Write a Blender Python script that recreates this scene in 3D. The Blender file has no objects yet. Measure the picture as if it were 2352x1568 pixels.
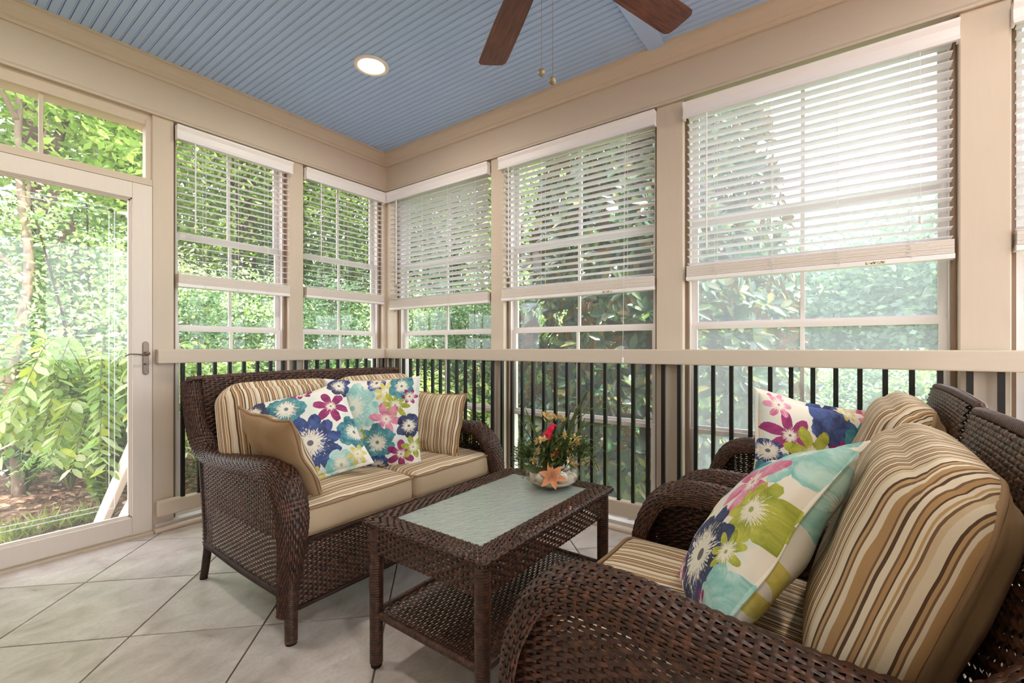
import bpy, bmesh, math, random
import numpy as np
from mathutils import Vector, Matrix, Euler

# ---------------------------------------------------------------- camera, world, sun, exposure
scene = bpy.context.scene
R = math.radians
TH = R(36.4)
cam_data = bpy.data.cameras.new('camera')
cam = bpy.data.objects.new('camera', cam_data)
scene.collection.objects.link(cam)
cam.location = (-2.573, -3.267, 1.08)
cam.rotation_euler = (R(90), 0, TH - R(90))
cam_data.sensor_width = 36
cam_data.lens = 36 * 1050 / 2352
cam_data.shift_y = 13 / 2352
cam_data.clip_start = 0.02
cam_data.clip_end = 200
scene.camera = cam

world = bpy.data.worlds.new('sky')
scene.world = world
world.use_nodes = True
wn = world.node_tree
bg = wn.nodes['Background']
bg.inputs['Color'].default_value = (0.90, 0.95, 1.0, 1)
bg.inputs['Strength'].default_value = 5.2

sun_data = bpy.data.lights.new('sun', 'SUN')
sun_data.energy = 12.0
sun_data.angle = R(3)
sun_data.color = (1.0, 0.95, 0.86)
sun = bpy.data.objects.new('sun', sun_data)
scene.collection.objects.link(sun)
sun.rotation_euler = Vector((0.10, -0.52, 0.85)).to_track_quat('Z', 'Y').to_euler()
sun.location = (6, -6, 12)

vs = scene.view_settings
vs.view_transform = 'Standard'
vs.look = 'None'
vs.gamma = 1.0
vs.use_curve_mapping = False
vs.exposure = 0.12
try:
    scene.cycles.use_denoising = True
    scene.cycles.max_bounces = 6
    scene.cycles.diffuse_bounces = 4
    scene.cycles.glossy_bounces = 3
    scene.cycles.transmission_bounces = 4
    scene.cycles.transparent_max_bounces = 16
    scene.cycles.use_adaptive_sampling = True
    scene.cycles.adaptive_threshold = 0.1
    scene.cycles.adaptive_min_samples = 16
    scene.cycles.sample_clamp_indirect = 6.0
    scene.cycles.caustics_reflective = False
    scene.cycles.caustics_refractive = False
except Exception:
    pass
RECESSED_W = 9.0

# ---------------------------------------------------------------- helpers
rng = np.random.default_rng(7)
random.seed(7)
COL = scene.collection

def tag(o, label=None, cat=None, group=None, kind=None):
    if label: o['label'] = label
    if cat: o['category'] = cat
    if group: o['group'] = group
    if kind: o['kind'] = kind
    return o

def empty(name, loc=(0, 0, 0), rot=(0, 0, 0), parent=None, **kw):
    o = bpy.data.objects.new(name, None)
    o.empty_display_size = 0.1
    COL.objects.link(o)
    o.location = loc
    o.rotation_euler = rot
    if parent is not None: o.parent = parent
    return tag(o, **kw)

def link(name, me, mats=None, parent=None, loc=None, rot=None, smooth=False, **kw):
    o = bpy.data.objects.new(name, me)
    COL.objects.link(o)
    if mats is not None:
        if not isinstance(mats, (list, tuple)): mats = [mats]
        if len(me.materials) == 0:
            for m in mats: me.materials.append(m)
    if parent is not None: o.parent = parent
    if loc is not None: o.location = loc
    if rot is not None: o.rotation_euler = rot
    if smooth: me.polygons.foreach_set('use_smooth', [True] * len(me.polygons))
    return tag(o, **kw)

def np_mesh(name, verts, faces, k=None, rnd=None, mat_idx=None, smooth=False):
    """verts (N,3); faces (M,k) int array"""
    verts = np.ascontiguousarray(verts, dtype=np.float32).reshape(-1, 3)
    faces = np.ascontiguousarray(faces, dtype=np.int32)
    M, k = faces.shape
    me = bpy.data.meshes.new(name)
    me.vertices.add(len(verts)); me.vertices.foreach_set('co', verts.ravel())
    me.loops.add(M * k); me.loops.foreach_set('vertex_index', faces.ravel())
    me.polygons.add(M)
    me.polygons.foreach_set('loop_start', np.arange(0, M * k, k, dtype=np.int32))
    me.polygons.foreach_set('loop_total', np.full(M, k, dtype=np.int32))
    if mat_idx is not None: me.polygons.foreach_set('material_index', np.asarray(mat_idx, dtype=np.int32))
    if smooth: me.polygons.foreach_set('use_smooth', np.ones(M, dtype=bool))
    me.update(calc_edges=True)
    if rnd is not None:
        a = me.attributes.new('rnd', 'FLOAT', 'POINT')
        a.data.foreach_set('value', np.asarray(rnd, dtype=np.float32))
    return me

class MB:
    """collects verts/faces of one mesh"""
    def __init__(s): s.v = []; s.f = []
    def box(s, x0, x1, y0, y1, z0, z1):
        n = len(s.v)
        s.v += [(x0,y0,z0),(x1,y0,z0),(x1,y1,z0),(x0,y1,z0),(x0,y0,z1),(x1,y0,z1),(x1,y1,z1),(x0,y1,z1)]
        s.f += [(n+a,n+b,n+c,n+d) for a,b,c,d in ((0,3,2,1),(4,5,6,7),(0,1,5,4),(1,2,6,5),(2,3,7,6),(3,0,4,7))]
        return s
    def prism(s, poly, ax, a, b):
        """poly: 2D points, extruded along axis ax from a to b"""
        n = len(s.v); m = len(poly)
        for t in (a, b):
            for p in poly:
                q = [p[0], p[1]]; q.insert(ax, t); s.v.append(tuple(q))
        s.f.append(tuple(range(n, n+m))[::-1]); s.f.append(tuple(range(n+m, n+2*m)))
        for i in range(m):
            j = (i+1) % m
            s.f.append((n+i, n+j, n+m+j, n+m+i))
        return s
    def tube(s, pts, rad, seg=10, closed=False, cap=True):
        pts = [Vector(p) for p in pts]; n0 = len(s.v); m = len(pts)
        rads = rad if hasattr(rad, '__len__') else [rad] * m
        up = None
        for i, p in enumerate(pts):
            if closed: t = pts[(i+1) % m] - pts[i-1]
            else: t = pts[min(i+1, m-1)] - pts[max(i-1, 0)]
            if t.length < 1e-9: t = Vector((0,0,1))
            t.normalize()
            if up is None:
                up = Vector((0,0,1)) if abs(t.z) < .9 else Vector((1,0,0))
            a = (up - t * up.dot(t))
            if a.length < 1e-6: a = t.orthogonal()
            a.normalize(); b = t.cross(a); up = a
            for k in range(seg):
                an = 2*math.pi*k/seg
                s.v.append(tuple(p + (a*math.cos(an) + b*math.sin(an)) * rads[i]))
        for i in range(m if closed else m-1):
            j = (i+1) % m
            for k in range(seg):
                l = (k+1) % seg
                s.f.append((n0+i*seg+k, n0+i*seg+l, n0+j*seg+l, n0+j*seg+k))
        if cap and not closed:
            s.f.append(tuple(n0+k for k in range(seg))[::-1])
            s.f.append(tuple(n0+(m-1)*seg+k for k in range(seg)))
        return s
    def lathe(s, prof, c=(0,0,0), seg=24):
        n0 = len(s.v); m = len(prof)
        for r, z in prof:
            for k in range(seg):
                an = 2*math.pi*k/seg
                s.v.append((c[0]+r*math.cos(an), c[1]+r*math.sin(an), c[2]+z))
        for i in range(m-1):
            for k in range(seg):
                l = (k+1) % seg
                s.f.append((n0+i*seg+k, n0+i*seg+l, n0+(i+1)*seg+l, n0+(i+1)*seg+k))
        return s
    def mesh(s, name='mesh'):
        me = bpy.data.meshes.new(name)
        me.from_pydata(s.v, [], s.f); me.update()
        return me
    def build(s, name, mats=None, parent=None, bevel=0, seg=2, smooth=False, loc=None, rot=None, **kw):
        me = s.mesh(name)
        if bevel:
            bm = bmesh.new(); bm.from_mesh(me)
            bmesh.ops.remove_doubles(bm, verts=bm.verts, dist=1e-6)
            es = [e for e in bm.edges if len(e.link_faces) == 2 and e.calc_face_angle(0) > 0.6]
            bmesh.ops.bevel(bm, geom=es, offset=bevel, segments=seg, profile=.6, affect='EDGES', clamp_overlap=True)
            bm.to_mesh(me); bm.free()
        return link(name, me, mats, parent, loc, rot, smooth, **kw)

def spline(pts, n, closed=False):
    """Catmull-Rom resampled by arc length -> (n, dim) array"""
    P = np.array(pts, float)
    if closed: Q = np.vstack([P[-1], P, P[0], P[1]])
    else: Q = np.vstack([2*P[0]-P[1], P, 2*P[-1]-P[-2]])
    out = []
    for i in range(1, len(Q)-2):
        t = np.linspace(0, 1, 24, endpoint=False)[:, None]
        p0, p1, p2, p3 = Q[i-1], Q[i], Q[i+1], Q[i+2]
        out.append(.5*((2*p1)+(-p0+p2)*t+(2*p0-5*p1+4*p2-p3)*t*t+(-p0+3*p1-3*p2+p3)*t**3))
    out.append(Q[-2][None]); A = np.vstack(out)
    d = np.r_[0, np.cumsum(np.linalg.norm(np.diff(A, axis=0), axis=1))]
    s = np.linspace(0, d[-1], n + (1 if closed else 0))
    B = np.stack([np.interp(s, d, A[:, k]) for k in range(A.shape[1])], 1)
    return (B[:-1] if closed else B), d[-1]

# ---------------------------------------------------------------- materials
def srgb(r, g, b):
    f = lambda c: (c/255/12.92) if c/255 <= .04045 else ((c/255+.055)/1.055)**2.4
    return (f(r), f(g), f(b), 1)

class NT:
    def __init__(s, name):
        s.m = bpy.data.materials.new(name); s.m.use_nodes = True
        s.t = s.m.node_tree; s.n = s.t.nodes
        s.p = s.n['Principled BSDF']; s.out = s.n['Material Output']
    def node(s, ty, **kw):
        nd = s.n.new(ty)
        for k, v in kw.items():
            if k.startswith('i_'):
                key = k[2:]; key = int(key) if key.isdigit() else key.replace('_', ' ')
                s.put(nd.inputs[key], v)
            else: setattr(nd, k, v)
        return nd
    def put(s, sock, v):
        if isinstance(v, bpy.types.NodeSocket): s.t.links.new(v, sock)
        elif isinstance(v, bpy.types.Node): s.t.links.new(v.outputs[0], sock)
        else: sock.default_value = v
    def math(s, op, a, b=0.0, c=None, clamp=False):
        nd = s.n.new('ShaderNodeMath'); nd.operation = op; nd.use_clamp = clamp
        s.put(nd.inputs[0], a); s.put(nd.inputs[1], b)
        if c is not None: s.put(nd.inputs[2], c)
        return nd.outputs[0]
    def vmath(s, op, a, b=None):
        nd = s.n.new('ShaderNodeVectorMath'); nd.operation = op
        s.put(nd.inputs[0], a)
        if b is not None: s.put(nd.inputs[1], b)
        return nd.outputs['Value'] if op in ('LENGTH','DOT_PRODUCT','DISTANCE') else nd.outputs[0]
    def mix(s, f, a, b, mode='MIX'):
        nd = s.n.new('ShaderNodeMix'); nd.data_type = 'RGBA'; nd.blend_type = mode
        s.put(nd.inputs['Factor'], f); s.put(nd.inputs[6], a); s.put(nd.inputs[7], b)
        return nd.outputs[2]
    def ramp(s, f, stops, interp='LINEAR'):
        nd = s.n.new('ShaderNodeValToRGB'); cr = nd.color_ramp; cr.interpolation = interp
        while len(cr.elements) > 1: cr.elements.remove(cr.elements[-1])
        cr.elements[0].position = stops[0][0]; cr.elements[0].color = stops[0][1]
        for p, c in stops[1:]:
            e = cr.elements.new(p); e.color = c
        s.put(nd.inputs[0], f)
        return nd.outputs[0]
    def obj(s): 
        return s.n.new('ShaderNodeTexCoord').outputs['Object']
    def noise(s, vec, scale, detail=3, rough=.5, dist=0):
        nd = s.n.new('ShaderNodeTexNoise')
        if vec is not None: s.put(nd.inputs['Vector'], vec)
        nd.inputs['Scale'].default_value = scale; nd.inputs['Detail'].default_value = detail
        nd.inputs['Roughness'].default_value = rough; nd.inputs['Distortion'].default_value = dist
        return nd.outputs['Fac']
    def scale(s, vec, xyz):
        return s.vmath('MULTIPLY', vec, xyz)
    def bump(s, h, strength=.2, dist=.01):
        nd = s.n.new('ShaderNodeBump'); nd.inputs['Strength'].default_value = strength
        nd.inputs['Distance'].default_value = dist; s.put(nd.inputs['Height'], h)
        s.put(s.p.inputs['Normal'], nd.outputs[0]); return nd.outputs[0]
    def base(s, c, rough=.5, spec=.5, metal=0):
        s.put(s.p.inputs['Base Color'], c); s.put(s.p.inputs['Roughness'], rough)
        s.p.inputs['Specular IOR Level'].default_value = spec
        s.p.inputs['Metallic'].default_value = metal
        return s

def simple(name, c, rough=.5, spec=.5, metal=0, var=0.0, vscale=20):
    t = NT(name)
    if var:
        f = t.noise(t.obj(), vscale, 4)
        c2 = tuple(min(1, x*(1+var)) for x in c[:3]) + (1,)
        c1 = tuple(x*(1-var) for x in c[:3]) + (1,)
        c = t.mix(f, c1, c2)
    t.base(c, rough, spec, metal)
    return t.m

def m_paint(name, c, grain_axis=0):
    t = NT(name); o = t.obj()
    sc = [9, 9, 9]; sc[grain_axis] = 1.2
    g = t.noise(t.scale(o, tuple(sc)), 6, 5, .6)
    col = t.mix(g, tuple(x*.955 for x in c[:3])+(1,), tuple(min(1, x*1.03) for x in c[:3])+(1,))
    t.base(col, .5, .35); t.bump(g, .12, .004)
    return t.m

CREAM = srgb(213, 198, 181)
M = {}
M['trim'] = m_paint('cream_trim_paint', CREAM, 0)
M['trim_y'] = m_paint('cream_trim_paint_long', CREAM, 1)
M['trim_z'] = m_paint('cream_post_paint', CREAM, 2)
M['door'] = m_paint('white_door_paint', srgb(232, 222, 214), 2)
M['vinyl'] = simple('window_vinyl', srgb(234, 228, 226), .4, .4)
M['track'] = simple('dark_window_track', srgb(140, 116, 98), .6)
M['baluster'] = simple('black_painted_metal', (.012, .011, .011, 1), .38, .4)
M['bronze'] = simple('oil_rubbed_bronze', srgb(128, 112, 100), .35, .5, .85)
M['chrome'] = simple('screw_metal', srgb(200, 195, 190), .3, .5, 1)
M['cord'] = simple('white_cord', srgb(238, 236, 234), .7, .2)

def m_blind():
    t = NT('white_faux_wood')
    t.base(srgb(252, 250, 253), .45, .4)
    tr = t.node('ShaderNodeBsdfTranslucent', i_Color=(.98, .97, 1.0, 1))
    mx = t.node('ShaderNodeMixShader', i_0=.5)
    t.t.links.new(t.p.outputs[0], mx.inputs[1]); t.t.links.new(tr.outputs[0], mx.inputs[2])
    t.t.links.new(mx.outputs[0], t.out.inputs[0])
    return t.m
M['blind'] = m_blind()
M['valance'] = simple('white_valance', srgb(246, 242, 244), .4, .4)
M['stack'] = simple('stacked_slats', srgb(240, 230, 222), .5, .3)

def m_ceiling():
    t = NT('blue_ceiling_paint')
    g = t.noise(t.obj(), 3, 4)
    col = t.mix(g, srgb(176, 206, 250), srgb(184, 212, 252))
    t.base(col, .42, .4)
    return t.m
M['ceil'] = m_ceiling()
M['ceil_gap'] = simple('ceiling_groove', srgb(120, 144, 182), .8, .1)

def m_tile(seed):
    t = NT('stone_tile_%d' % seed if seed else 'stone_tile')
    o = t.vmath('ADD', t.obj(), (seed*3.7, seed*1.9, 0))
    big = t.noise(t.scale(o, (1, 1.6, 1)), 4.5, 6, .6, .8)
    fine = t.noise(o, 70, 4, .65)
    veins = t.noise(t.scale(o, (1, 2.6, 1)), 9, 7, .7, 1.5)
    c = t.ramp(big, [(.30, srgb(180, 169, 163)), (.48, srgb(208, 199, 195)), (.72, srgb(228, 222, 220))])
    c = t.mix(t.math('MULTIPLY', t.ramp(veins, [(.55, (0,0,0,1)), (.68, (1,1,1,1))]), .35), c, srgb(176, 166, 162))
    c = t.mix(t.math('MULTIPLY', t.ramp(fine, [(.48, (0,0,0,1)), (.7, (1,1,1,1))]), .4), c, srgb(182, 170, 164))
    t.base(c, t.math('ADD', t.math('MULTIPLY', big, .18), .22), .45)
    t.bump(fine, .05, .003)
    return t.m
TILES = [m_tile(i) for i in range(4)]
M['grout'] = simple('dark_grout', srgb(112, 98, 88), .9, .1, 0, .15, 60)

def m_wicker():
    t = NT('brown_resin_wicker'); o = t.obj()
    f = t.noise(o, 55, 3, .6)
    f2 = t.noise(o, 9, 2, .5)
    c = t.ramp(f, [(.30, srgb(38, 24, 19)), (.5, srgb(70, 43, 32)), (.72, srgb(112, 68, 48))])
    c = t.mix(t.math('MULTIPLY', f2, .35), c, srgb(58, 36, 30))
    t.base(c, .36, .5)
    return t.m
M['wicker'] = m_wicker()
M['wicker_dark'] = simple('wicker_frame_dark', srgb(52, 32, 26), .45, .4, 0, .3, 60)
M['deck'] = simple('seat_deck_dark', srgb(40, 28, 22), .8, .2)

CRE, TAN, BRN, DBR, RUS, LTN = srgb(232,218,196), srgb(196,164,122), srgb(130,100,78), srgb(98,74,60), srgb(184,148,106), srgb(216,194,162)
def m_stripe(name, axis=0, period=.105, wave=.004, shift=0.0, dim=1.0, wrap=None):
    t = NT(name); o = t.obj()
    sep = t.node('ShaderNodeSeparateXYZ', i_0=o)
    n = t.noise(o, 7, 2)
    x = t.math('ADD', sep.outputs[axis], t.math('MULTIPLY', t.math('SUBTRACT', n, .5), wave*2))
    if wrap is not None:      # carry the stripes round the edge onto the boxing
        ov = t.math('MAXIMUM', t.math('SUBTRACT', wrap, sep.outputs[2]), 0.0)
        x = t.math('ADD', x, t.math('MULTIPLY', t.math('SIGN', x), ov))
    fr = t.math('FRACT', t.math('ADD', t.math('DIVIDE', x, period), shift + 20))
    d = lambda c: tuple(v*dim for v in c[:3]) + (1,)
    seq = [(0,CRE),(.10,BRN),(.14,RUS),(.22,DBR),(.25,CRE),(.31,TAN),(.35,CRE),(.38,BRN),(.42,LTN),(.50,CRE),(.62,DBR),(.66,TAN),(.70,BRN),(.73,CRE),(.78,RUS),(.86,BRN),(.90,LTN),(.95,DBR)]
    c = t.ramp(fr, [(p, d(k)) for p, k in seq], 'CONSTANT')
    w = t.noise(t.scale(o, (1, 1, 1)), 420, 2)
    c = t.mix(.10, c, w, 'MULTIPLY')
    t.base(c, .85, .15); t.bump(t.noise(o, 14, 3), .25, .012)
    return t.m
M['stripe_x'] = m_stripe('striped_fabric', 0)
M['stripe_x2'] = m_stripe('striped_fabric_offset', 0, .105, .004, .4)
M['stripe_y'] = m_stripe('striped_fabric_crosswise', 1, .105, .008, .1)
M['stripe_back'] = m_stripe('striped_fabric_back', 0, .105, .004, 0, 1.0, .045)
M['stripe_back2'] = m_stripe('striped_fabric_back_offset', 0, .105, .004, .4, 1.0, .045)
M['stripe_fine'] = m_stripe('striped_fabric_fine', 0, .085, .003, .2)

def m_tan(name, c):
    t = NT(name); o = t.obj()
    w = t.noise(o, 300, 2)
    col = t.mix(t.noise(o, 6, 3), tuple(x*.88 for x in c[:3])+(1,), c)
    col = t.mix(.12, col, w, 'MULTIPLY')
    t.base(col, .85, .15); t.bump(t.noise(o, 12, 3), .25, .012)
    return t.m
M['tan'] = m_tan('tan_canvas', srgb(206, 182, 152))
M['tan_dark'] = m_tan('tan_canvas_back', srgb(172, 142, 108))
M['pipe'] = m_tan('tan_piping', srgb(164, 134, 104))

def m_pane(name, haze=.05, tint=(1,1,1,1), gloss=1.0):
    t = NT(name); t.n.remove(t.p)
    tr = t.node('ShaderNodeBsdfTransparent', i_Color=tint)
    gl = t.node('ShaderNodeBsdfGlossy', i_Color=(1,1,1,1), i_Roughness=.02)
    lw = t.node('ShaderNodeLayerWeight')
    fr = t.math('ADD', t.math('MULTIPLY', t.math('POWER', lw.outputs['Facing'], 5.0), .55), .025)
    dif = t.node('ShaderNodeBsdfTranslucent', i_Color=(.86,.87,1.0,1))
    m1 = t.node('ShaderNodeMixShader'); t.put(m1.inputs[0], t.math('MULTIPLY', fr, gloss))
    t.t.links.new(tr.outputs[0], m1.inputs[1]); t.t.links.new(gl.outputs[0], m1.inputs[2])
    m2 = t.node('ShaderNodeMixShader', i_0=haze)
    t.t.links.new(m1.outputs[0], m2.inputs[1]); t.t.links.new(dif.outputs[0], m2.inputs[2])
    t.t.links.new(m2.outputs[0], t.out.inputs[0])
    return t.m
M['pane'] = m_pane('clear_vinyl_pane', .03)
M['pane_mid'] = m_pane('slightly_hazy_vinyl_pane', .035)
M['pane_haze'] = m_pane('hazy_vinyl_pane', .15)  # veil covers cloudy vinyl and also stands in for glare and distant haze
M['door_glass'] = m_pane('door_glass', .03)
M['etch'] = m_pane('etched_groove', .3)
# ================================================================ the room
CEIL = 2.74
X0, Y0 = -3.05, -4.85           # the two walls behind the camera

# ---- floor: 45 degree tiles on dark grout
floor = empty('floor')
tag(floor, 'pale stone tile floor laid on the diagonal with dark grout', None, None, 'structure')
MB().box(X0, .14, Y0, .14, -.06, -.004).build('grout_bed', M['grout'], floor)

def clip_poly(poly, xmin, xmax, ymin, ymax):
    def cut(P, ax, lim, keep_less):
        out = []
        for i in range(len(P)):
            a, b = P[i-1], P[i]
            ia = (a[ax] <= lim) if keep_less else (a[ax] >= lim)
            ib = (b[ax] <= lim) if keep_less else (b[ax] >= lim)
            if ia != ib:
                t = (lim-a[ax])/(b[ax]-a[ax]); out.append((a[0]+t*(b[0]-a[0]), a[1]+t*(b[1]-a[1])))
            if ib: out.append(b)
        return out
    for ax, lim, less in ((0, xmax, True), (0, xmin, False), (1, ymax, True), (1, ymin, False)):
        if len(poly) < 3: return []
        poly = cut(poly, ax, lim, less)
    return poly
PITCH = .466; DH = PITCH/math.sqrt(2); G = .0032*math.sqrt(2)
ti = 0
for i in range(-14, 15):
    for j in range(-14, 15):
        cx = -1.716 + (i-j)*DH; cy = -.114 - DH + (i+j)*DH
        poly = [(cx+DH-G, cy), (cx, cy+DH-G), (cx-DH+G, cy), (cx, cy-DH+G)]
        poly = clip_poly(poly, X0+.001, -.002, Y0+.001, -.002)
        if len(poly) < 3: continue
        ar = abs(sum(poly[k-1][0]*poly[k][1]-poly[k][0]*poly[k-1][1] for k in range(len(poly))))/2
        if ar < .002: continue
        ox = sum(p[0] for p in poly)/len(poly); oy = sum(p[1] for p in poly)/len(poly)
        m = MB().prism([(p[0]-ox, p[1]-oy) for p in poly], 2, -.012, random.uniform(-.0004, .0004))
        m.build('tile', TILES[(i*2+j*3) % 4], floor, bevel=.0012, seg=1, loc=(ox, oy, 0))
        ti += 1

# ---- ceiling: beadboard strips running along the right wall
ceiling = empty('ceiling')
tag(ceiling, 'pale blue beadboard ceiling with a cross batten', None, None, 'structure')
MB().box(X0, .02, Y0, .02, CEIL+.006, CEIL+.03).build('backing', M['ceil_gap'], ceiling)
def board_mesh(y0, y1):
    w = .0402
    prof = [(.0022, 0), (.0010, .006), (.0010, .008), (w-.0010, .008), (w-.0010, .006), (w-.0022, 0), (w-.0062, 0), (w-.0070, .0025), (w-.0082, .0025), (w-.0090, 0)]
    return MB().prism([(p[0], CEIL+p[1]) for p in prof], 1, y0, y1).mesh('board')
bmA, bmB = board_mesh(-2.385, .01), board_mesh(Y0, -2.44)
for me in (bmA, bmB): me.materials.append(M['ceil'])
nb = int((0.02 - X0)/.0402) + 1
for k in range(nb):
    for me in (bmA, bmB):
        link('board', me, None, ceiling, loc=(-2.159 + .0402*(k-23), 0, 0))
bt = MB().box(X0, -.02, -2.458, -2.367, CEIL-.014, CEIL+.004).build('batten', M['ceil'], ceiling, bevel=.003)

# ---- generic wall-local boxes: 'L' = wall at y=0 (u=x, n=+y outward), 'R' = wall at x=0 (u=y, n=+x outward)
def wb(mb, wall, u0, u1, n0, n1, z0, z1):
    if wall == 'L': mb.box(min(u0,u1), max(u0,u1), n0, n1, z0, z1)
    else: mb.box(n0, n1, min(u0,u1), max(u0,u1), z0, z1)
    return mb
def wpt(wall, u, n, z): return (u, n, z) if wall == 'L' else (n, u, z)
def wprism(mb, wall, poly_nz, u0, u1):
    """poly in (n,z) extruded along u"""
    if wall == 'L': mb.prism(poly_nz, 0, u0, u1)
    else: mb.prism(poly_nz, 1, u0, u1)
    return mb

HB = 2.44   # underside of header
walls = {}
for wall, nm, span, lab in (('L', 'wall_left', (X0, 0), 'cream painted porch wall with the glass door'), ('R', 'wall_right', (Y0, 0), 'cream painted porch wall with the wide windows')):
    w = empty(nm); tag(w, lab, None, None, 'structure'); walls[wall] = w
    tm = M['trim'] if wall == 'L' else M['trim_y']
    hi = .16 if wall == 'R' else 0
    wb(MB(), wall, span[0], hi, 0, .16, HB, CEIL+.03).build('header_board', tm, w)
    wprism(MB(), wall, [(-.014, HB-.004), (-.014, HB+.006), (-.008, HB+.016), (0, HB+.022), (0, HB-.004)], span[0], 0).build('header_lip', tm, w)
    # posts
    posts = [(-1.672, -1.566), (-.862, -.754), (-.028, 0)] if wall == 'L' else [(-.10, 0), (-1.292, -1.176), (-2.534, -2.386), (-3.775, -3.628), (Y0, -4.72)]
    for a, b in posts:
        p = wb(MB(), wall, a, b, .004, .16, -.02, HB).build('post', M['trim_z'], w, bevel=.004, seg=1)
    # bottom sill with a rounded nosing along the floor
    s0, s1 = ((-1.66, 0) if wall == 'L' else (Y0, 0))
    wb(MB(), wall, s0, s1, -.005, .16, -.02, .045).build('sill', M['vinyl'], w, bevel=.004)
    wprism(MB(), wall, [(-.045, 0), (-.050, .010), (-.046, .020), (-.036, .026), (-.005, .027), (-.005, 0)], s0-.01 if wall == 'L' else s0, -.0).build('shoe_moulding', tm, w)
# corner block outside
MB().box(0, .16, -.0, .16, -.02, HB).build('corner_post', M['trim_z'], walls['L'])

# crown moulding, one run per wall
crown_prof = [(-.002, 2.650), (-.012, 2.652), (-.014, 2.662), (-.020, 2.668), (-.030, 2.672), (-.052, 2.692), (-.066, 2.716), (-.070, 2.726), (-.082, 2.728), (-.084, 2.742), (-.002, 2.742)]
wprism(MB(), 'L', crown_prof, X0, 0).build('trim_1', M['trim'], None, label='cream crown moulding above the glass door wall', kind='structure')
wprism(MB(), 'R', crown_prof, Y0, 0).build('trim_2', M['trim_y'], None, label='cream crown moulding above the wide windows', kind='structure')

# walls behind the camera
w = empty('wall_back'); tag(w, 'cream house wall behind the camera', None, None, 'structure')
MB().box(X0-.12, X0, Y0-.12, .16, -.06, CEIL+.04).build('siding', M['trim_y'], w)
w = empty('wall_front'); tag(w, 'unseen porch end wall with openings added for light', None, None, 'structure')  # out of view, openings put in to let more skylight into the room
MB().box(X0, .16, Y0-.12, Y0, HB, CEIL+.04).build('header_board', M['trim'], w)
MB().box(X0, .16, Y0-.12, Y0, -.06, .35).build('knee_wall', M['trim'], w)
for a, b in ((X0, X0+.12), (-1.55, -1.42), (-.02, .16)):
    MB().box(a, b, Y0-.12, Y0, .35, HB).build('post', M['trim_z'], w)
# unseen roof slab, eaves deepened to keep the sun out
MB().box(X0-.15, .62, Y0-1.6, .62, CEIL+.045, CEIL+.16).build('roof', M['trim'], None, label='unseen porch roof slab with eaves deepened against the sun', kind='structure')

# ---- windows: four stacked vinyl sashes, each with a centre muntin
BARS = [.05, .625, 1.20, 1.78, 2.40]
def window(idx, wall, u0, u1, pane, lab):
    w = empty('window_%d' % idx); tag(w, lab, None, None, 'structure')
    u0, u1 = min(u0, u1), max(u0, u1)
    fr = MB()
    for a, b in ((u0, u0+.022), (u1-.022, u1)):
        wb(fr, wall, a, b, .062, .150, .045, HB)
    wb(fr, wall, u0, u1, .062, .150, HB-.03, HB); wb(fr, wall, u0, u1, .062, .150, .03, .055)
    fr.build('frame', M['vinyl'], w)
    for a, b in ((u0, u0+.020), (u1-.020, u1)):
        wb(MB(), wall, a, b, .044, .062, .045, HB-.02).build('track', M['track'], w)
    a0, a1 = u0+.0225, u1-.0225
    for k in range(4):
        z0, z1 = BARS[k], BARS[k+1]
        n0 = .064 + .020*k; n1 = n0+.018
        s = MB()
        top = .020; bot = .020
        wb(s, wall, a0, a1, n0, n1, z1-top, z1+.004); wb(s, wall, a0, a1, n0, n1, z0-.004, z0+bot)
        wb(s, wall, a0, a0+.03, n0, n1, z0+bot, z1-top); wb(s, wall, a1-.03, a1, n0, n1, z0+bot, z1-top)
        m = (a0+a1)/2
        wb(s, wall, m-.009, m+.009, n0+.003, n1-.003, z0+bot, z1-top)
        so = s.build('sash', M['vinyl'], w)
        nn = (n0+n1)/2
        wb(MB(), wall, a0+.02, a1-.02, nn-.0008, nn+.0008, z0+.01, z1-.01).build('pane', pane, so)
    return w
window(1, 'L', -1.566, -.862, M['pane'], 'porch window beside the glass door')
window(2, 'L', -.754, -.028, M['pane'], 'porch window left of the corner')
window(3, 'R', -1.176, -.10, M['pane'], 'porch window right of the corner')
window(4, 'R', -2.386, -1.292, M['pane_mid'], 'porch window in front of the magnolia')
window(5, 'R', -3.628, -2.534, M['pane_haze'], 'hazy bright porch window at right')
window(6, 'R', -4.72, -3.775, M['pane_haze'], 'porch window cut by the right picture edge')

# ---- glass door and transom
d = empty('door_1'); tag(d, 'white full-glass door with bronze lever', None, None, 'structure')
DL, DR = -2.485, -1.676
def rail(nm, x0, x1, z0, z1, m='door', y0=-.012, y1=.032):
    return MB().box(x0, x1, y0, y1, z0, z1).build(nm, M[m], d, bevel=.004)
rail('stile', DR-.092, DR, .022, 2.012); rail('stile', DL, DL+.092, .022, 2.012)
rail('top_rail', DL+.092, DR-.092, 1.922, 2.012); rail('bottom_rail', DL+.092, DR-.092, .022, .118)
for k, (i0, yy) in enumerate(((.006, -.002), (.013, .006))):     # glazing beads
    b = MB(); x0, x1, z0, z1 = DL+.092, DR-.092, .118, 1.922
    b.box(x0, x0+i0, yy, .028, z0, z1); b.box(x1-i0, x1, yy, .028, z0, z1)
    b.box(x0, x1, yy, .028, z0, z0+i0); b.box(x0, x1, yy, .028, z1-i0, z1)
    b.build('glazing_bead', M['door'], d)
g = MB().box(DL+.09, DR-.09, .014, .018, .115, 1.925).build('pane', M['door_glass'], d)
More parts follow.
